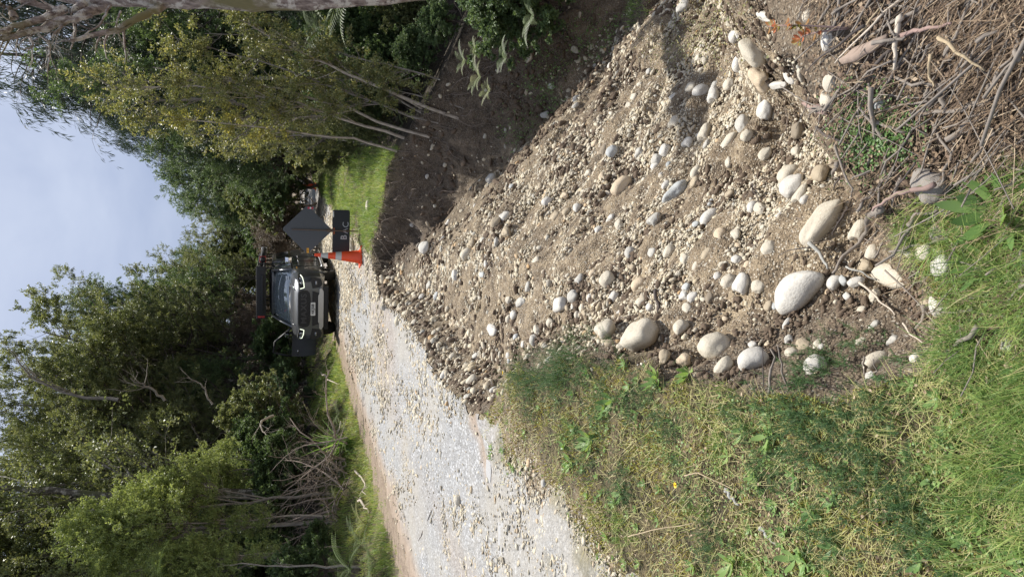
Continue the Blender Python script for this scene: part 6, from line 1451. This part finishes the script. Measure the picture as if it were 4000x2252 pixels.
    V = np.array(V); idx = np.arange(5 * n).reshape(5, n); q = np.stack([idx[:-1, :-1], idx[:-1, 1:], idx[1:, 1:], idx[1:, :-1]], -1).reshape(-1, 4)
    ws = obj('windscreen', mesh_np('windscreen', V, [q]), M_glass, root); sm_ = ws.modifiers.new('thick', 'SOLIDIFY'); sm_.thickness = .006
    for i, (px_, pz) in enumerate([(.60, 1.30), (.60, 1.36)]):
        box('inspection_sticker', (-.05, .05, 0, .003, -.025, .025), M_white, root, 0, (-.97, 0, .1), (px_, 1.475 + i * .07, pz + .04 - .015))
    for s in (-1, 1): pil([(s * .10, 1.33, 1.262), (s * .45, 1.36, 1.285), (s * .05 + .42, 1.40, 1.30)], .009, M_trim, 'wiper')
    # interior: dash, seats, wheel, back of the cab
    box('dashboard', (-.80, .80, 1.55, 1.95, .95, 1.22), M_dark, root, .05)
    for s in (-1, 1):
        box('seat', (s * .38 - .24, s * .38 + .24, 2.45, 2.62, .90, 1.42), M_dark, root, .05); box('headrest', (s * .38 - .12, s * .38 + .12, 2.50, 2.60, 1.45, 1.62), M_dark, root, .03)
    bm = bmesh.new(); n2 = 28; P_ = np.array([[-.38 + .18 * math.cos(a), 2.02 + .06 * math.sin(a), 1.17 + .17 * math.sin(a)] for a in np.linspace(0, 2 * math.pi, n2)]); obj('steering_wheel', tube_mesh('steering_wheel', P_, [.016] * n2, 6), M_dark, root); bm.free()
    box('cab_back', (-.80, .80, 3.40, 3.46, 1.0, 1.74), M_dark, root, .01)
    # grille, plate, bumper, lights
    g = [(-.46, .775), (-.52, .84), (-.535, .96), (-.49, 1.055), (-.40, 1.075), (.40, 1.075), (.49, 1.055), (.535, .96), (.52, .84), (.46, .775), (.30, .745), (-.30, .745)]
    fr = poly_plate('grille_frame', [(x * 1.075, .915 + (zz - .915) * 1.13) for x, zz in g], .05, M_paint, root, .008, off=-.035); gr = poly_plate('grille', g, .03, M_trim, root, off=-.052)
    for i in range(8): box('grille_slat', (-.45, .45, -.060, -.050, .785 + i * .037, .795 + i * .037), M_black, gr, .002)
    M_glet = plain('grille_letters', (.07, .07, .072), .4, .3)
    lettering('grille_letters', 'MAXUS', .215, M_glet, gr, (0, -.064, .925), (math.pi / 2, 0, 0), 1.12, .003, .004, 1.12)
    pl = poly_plate('number_plate', [(x, zz + .685) for x, zz in rounded(.375, .125, .014)], .006, M_white, root, off=-.085); poly_plate('plate_holder', [(x, zz + .685) for x, zz in rounded(.395, .145, .014)], .03, M_trim, root, off=-.076)
    M_ink = plain('plate_ink', (.012, .012, .014), .5); lettering('plate_letters', 'NKJ508', .108, M_ink, pl, (0, -.087, .685), (math.pi / 2, 0, 0), .80, .001, .0035, 1.04)
    # bumper assembly
    poly_plate('lower_grille', [(-.50, .70), (.50, .70), (.44, .52), (-.44, .52)], .05, M_trim, root, off=-.045)
    bp = poly_plate('skid_plate', [(-.56, .515), (-.42, .515), (-.38, .545), (.38, .545), (.42, .515), (.56, .515), (.60, .46), (.50, .40), (-.50, .40), (-.60, .46)], .09, M_silver, root, .008, off=-.09)
    box('underbody_guard', (-.62, .62, .0, .5, .26, .42), M_trim, root, .03)
    for s in (-1, 1):
        poly = [(s * x, zz) for x, zz in [(.57, .70), (.86, .76), (.885, .64), (.84, .47), (.70, .43), (.60, .50)]]
        if s < 0: poly = poly[::-1]
        fh = poly_plate('fog_lamp_recess', poly, .16, M_trim, root, off=-.01); fh.rotation_euler = (0, 0, s * .0); fl = obj('fog_lamp', None if False else bm_mesh('fog_lamp', (lambda b: (add_box(b, -.055, .055, -.02, .02, -.026, .026, .012), b)[1])(bmesh.new())), M_lens, root); fl.location = (s * .735, -.025, .60)
        # headlamp wraps round the corner
        H_ = [(.545, -.045, 1.045), (.70, -.01, 1.075), (.86, .10, 1.095), (.925, .30, 1.095), (.925, .32, 1.02), (.88, .12, .955), (.74, .015, .915), (.60, -.04, .905)]
        a = np.array([(s * x, y, zz) for x, y, zz in H_]); b = a + [s * -.03, .06, 0]; n = len(a); i = np.arange(n); F = np.stack([i, (i + 1) % n, (i + 1) % n + n, i + n], -1)
        hl = obj('headlight', mesh_np('headlight', np.concatenate([a, b]), [F, np.stack([[0, 1, 6, 7], [1, 2, 5, 6], [2, 3, 4, 5]])], smooth=False), M_trim, root)
        off = np.array([s * .0, -.012, 0]); pr = [obj('projector', bm_mesh('projector', (lambda b_: (bmesh.ops.create_uvsphere(b_, u_segments=20, v_segments=12, radius=.048), b_)[1])(bmesh.new())), M_lens, hl) for _ in range(2)]
        pr[0].location = (s * .72, .005, 1.0); pr[1].location = (s * .835, .085, 1.02); pr[1].scale = (.8, .8, .8)
        dl = np.array([(s * .575, -.062, 1.03), (s * .605, -.058, .925), (s * .74, -.004, .935), (s * .875, .098, .972), (s * .915, .24, 1.02)]); dl2 = np.concatenate([np.linspace(dl[k], dl[k + 1], 5) for k in range(4)])
        obj('running_light', tube_mesh('running_light', dl2 + off, [.010] * len(dl2), 6), M_drl, hl)
        # wheels, arches, mudguard trim
        for yy, nm in ((.98, 'front'), (4.15, 'rear')):
            w_ = empty('wheel', (s * .80, yy, .385)); w_.parent = root
            prof = [(.235, -.125), (.335, -.135), (.375, -.110), (.388, -.06), (.390, 0), (.388, .06), (.375, .110), (.335, .135), (.235, .125)]; n = 48; V = []
            for r_, xx in prof:
                for k_ in range(n):
                    rr = r_ * (1 + (.018 if (r_ > .37 and (k_ % 2)) else 0)); V.append((xx, rr * math.cos(k_ * 2 * math.pi / n), rr * math.sin(k_ * 2 * math.pi / n)))
            idx = np.arange(len(V)).reshape(-1, n); q = np.stack([idx[:-1], np.roll(idx[:-1], -1, 1), np.roll(idx[1:], -1, 1), idx[1:]], -1).reshape(-1, 4)
            ty = obj('tyre', mesh_np('tyre', np.array(V), [q]), M_tyre, w_); flatshade(ty.data, 30)
            bm = bmesh.new(); bmesh.ops.create_cone(bm, cap_ends=True, segments=36, radius1=.24, radius2=.24, depth=.10, matrix=Matrix.Rotation(math.pi / 2, 4, 'Y') @ Matrix.Translation((0, 0, s * .02)))
            for k_ in range(6):
                ca, sa = math.cos(k_ * math.pi / 3), math.sin(k_ * math.pi / 3); r_ = bmesh.ops.create_cube(bm, size=1); 
                for v in r_['verts']:
                    a_, b_, c_ = v.co; rad = .045 + (b_ + .5) * .18; wd_ = .055 - .02 * (b_ + .5); v.co = Vector((s * (.085 + a_ * .04), rad * ca - c_ * wd_ * sa, rad * sa + c_ * wd_ * ca))
            rm = obj('rim', bm_mesh('rim', bm), M_rim, w_); flatshade(rm.data, 30)
            k2 = 17; A = np.linspace(-.25, math.pi + .25, k2); P_ = np.array([[s * .945, yy + .49 * math.cos(a_), .40 + .49 * math.sin(a_)] for a_ in A]); obj('wheel_arch', tube_mesh('wheel_arch', P_, [.028] * k2, 6), M_paint, root)
            lb_ = bmesh.new(); add_box(lb_, s * .80 - .16, s * .80 + .12, yy - .47, yy + .47, .45, .86, .0); 
            lb_.free()
        pil([(s * .93, 1.5, .34), (s * .96, 1.9, .33), (s * .96, 3.3, .33), (s * .93, 3.7, .34)], .045, M_silver, 'side_step')
        # mirrors
        if s > 0: mroot = root; mx_, my_ = .99, 1.78
        else: continue
        mr = box('wing_mirror', (mx_ - .0, mx_ + .20, my_ - .05, my_ + .07, 1.23, 1.42), M_chrome, root, .035); box('mirror_arm', (.86, mx_ + .04, my_ - .01, my_ + .04, 1.22, 1.27), M_trim, mr, .01)
        for yy, zz in ((2.42, 1.03), (3.40, 1.03)):
            obj('door_handle', tube_mesh('door_handle', np.array([(.955, yy - .09, zz), (.985, yy - .05, zz + .005), (.985, yy + .05, zz + .005), (.955, yy + .09, zz)]), [.014] * 4, 8), M_chrome, root)
        for yy in (1.60, 2.66, 3.52): box('door_gap', (.925, .9485, yy - .005, yy + .005, .48, 1.17), M_black, root, .001)
        box('side_indicator', (.935, .965, 1.28, 1.34, 1.08, 1.11), M_stko, root, .004)
    # bonnet ridges and gap
    for s in (-1, 1): pil([(s * .50, .12, 1.158), (s * .56, .6, 1.222), (s * .62, 1.25, 1.268)], .018, M_paint, 'bonnet_ridge')
    # canopy on the tray
    Sg = [(3.56, [(.0, 1.20), (.905, 1.20), (.885, 1.40), (.80, 1.78), (.72, 1.82), (.0, 1.84)]), (5.10, [(.0, 1.20), (.90, 1.20), (.88, 1.40), (.79, 1.76), (.71, 1.80), (.0, 1.82)]), (5.20, [(.0, 1.20), (.88, 1.20), (.86, 1.38), (.75, 1.70), (.68, 1.75), (.0, 1.77)])]
    cn = loft('canopy', Sg, M_paint, root); flatshade(cn.data, 30)
    a = np.array([(.905, 3.80, 1.30), (.899, 5.0, 1.30), (.835, 4.95, 1.68), (.838, 3.85, 1.68)]); i = np.arange(4); b = a + [-.03, 0, 0]; obj('canopy_window', mesh_np('canopy_window', np.concatenate([a, b]), [np.stack([i, (i + 1) % 4, (i + 1) % 4 + 4, i + 4], -1), i[None]], smooth=False), M_black, root)
    # roof rack platform with rails, slats, awning roll and straps
    rk = empty('roof_rack', (.06, 0, 0)); rk.parent = root
    for s in (-1, 1):
        for zz, r_ in ((2.02, .020), (2.20, .022)): obj('rail', tube_mesh('rail', np.array([(s * .74, 2.0, zz), (s * .74, 5.0, zz)]), [r_] * 2, 8), M_trim, rk)
        for yy in (2.05, 2.8, 3.6, 4.4, 4.95): box('rack_post', (s * .74 - .02, s * .74 + .02, yy - .02, yy + .02, 1.80 if yy < 3.5 else 1.80, 2.21), M_trim, rk, .004)
    for i in range(11): box('slat', (-.74, .74, 2.02 + i * .29, 2.09 + i * .29, 2.015, 2.045), M_trim, rk, .004)
    box('front_fairing', (-.80, .80, 1.92, 1.98, 1.96, 2.24), M_trim, rk, .012); box('light_bar', (-.55, .55, 1.86, 1.92, 2.03, 2.10), M_black, rk, .012)
    box('load', (-.70, .70, 2.1, 4.8, 2.05, 2.19), M_black, rk, .05)
    obj('awning_roll', tube_mesh('awning_roll', np.array([(.90, 2.6, 2.06), (.90, 4.9, 2.06)]), [.085] * 2, 14), M_trim, rk); box('awning_end', (.80, .98, 4.9, 4.98, 1.97, 2.15), M_white, rk, .02)
    box('strap', (.80, .995, 2.75, 2.79, 1.97, 2.16), M_red, rk, .01); box('strap', (-.76, -.70, 1.90, 1.93, 2.0, 2.2), M_red, rk, .01)
    # front door of the driver, open
    dr = empty('front_door', (-.935, 1.62, 0), 0); dr.parent = root; dr.rotation_euler = (0, 0, math.radians(74))
    D_ = [(0, [( .0, .46), (.0, 1.20)]), ]
    prof = [(.00, .50), (.0, 1.19), (1.04, 1.22), (1.06, .85), (1.00, .50)]
    bm = bmesh.new(); vs = [bm.verts.new((0, y, zz)) for y, zz in prof]; f = bm.faces.new(vs); r_ = bmesh.ops.extrude_face_region(bm, geom=[f])
    for v in [g_ for g_ in r_['geom'] if isinstance(g_, bmesh.types.BMVert)]: v.co.x += .07
    bmesh.ops.recalc_face_normals(bm, faces=bm.faces); bmesh.ops.bevel(bm, geom=list(bm.edges), offset=.012, segments=2, affect='EDGES'); dp = obj('door_panel', bm_mesh('door_panel', bm), M_paint, dr); flatshade(dp.data)
    obj('window_frame', tube_mesh('window_frame', np.array([(.05, .02, 1.20), (.10, .30, 1.44), (.18, .60, 1.70), (.19, .98, 1.75), (.12, 1.04, 1.50), (.04, 1.04, 1.21)]), [.036] * 6, 8), M_trim, dr)
    W_ = np.array([(.06, .06, 1.22), (.12, .32, 1.42), (.19, .60, 1.66), (.19, .96, 1.71), (.12, 1.0, 1.5), (.06, 1.0, 1.22)]); n_ = 6; i = np.arange(n_); obj('side_window', mesh_np('side_window', np.concatenate([W_, W_ + [.008, 0, 0]]), [np.stack([i, (i + 1) % n_, (i + 1) % n_ + n_, i + n_], -1), i[None], (i[::-1] + n_)[None]], smooth=False), M_glass2, dr)
    mr = box('wing_mirror', (-.24, -.04, .12, .24, 1.22, 1.42), M_chrome, dr, .035); box('mirror_arm', (-.06, .03, .15, .20, 1.21, 1.26), M_trim, mr, .01)
    obj('door_handle', tube_mesh('door_handle', np.array([(-.005, .80, 1.03), (-.035, .84, 1.035), (-.035, .94, 1.035), (-.005, .98, 1.03)]), [.014] * 4, 8), M_chrome, dr)
    box('door_trim', (.07, .10, .05, 1.0, .55, 1.15), M_dark, dr, .01)
    return root
build_car()
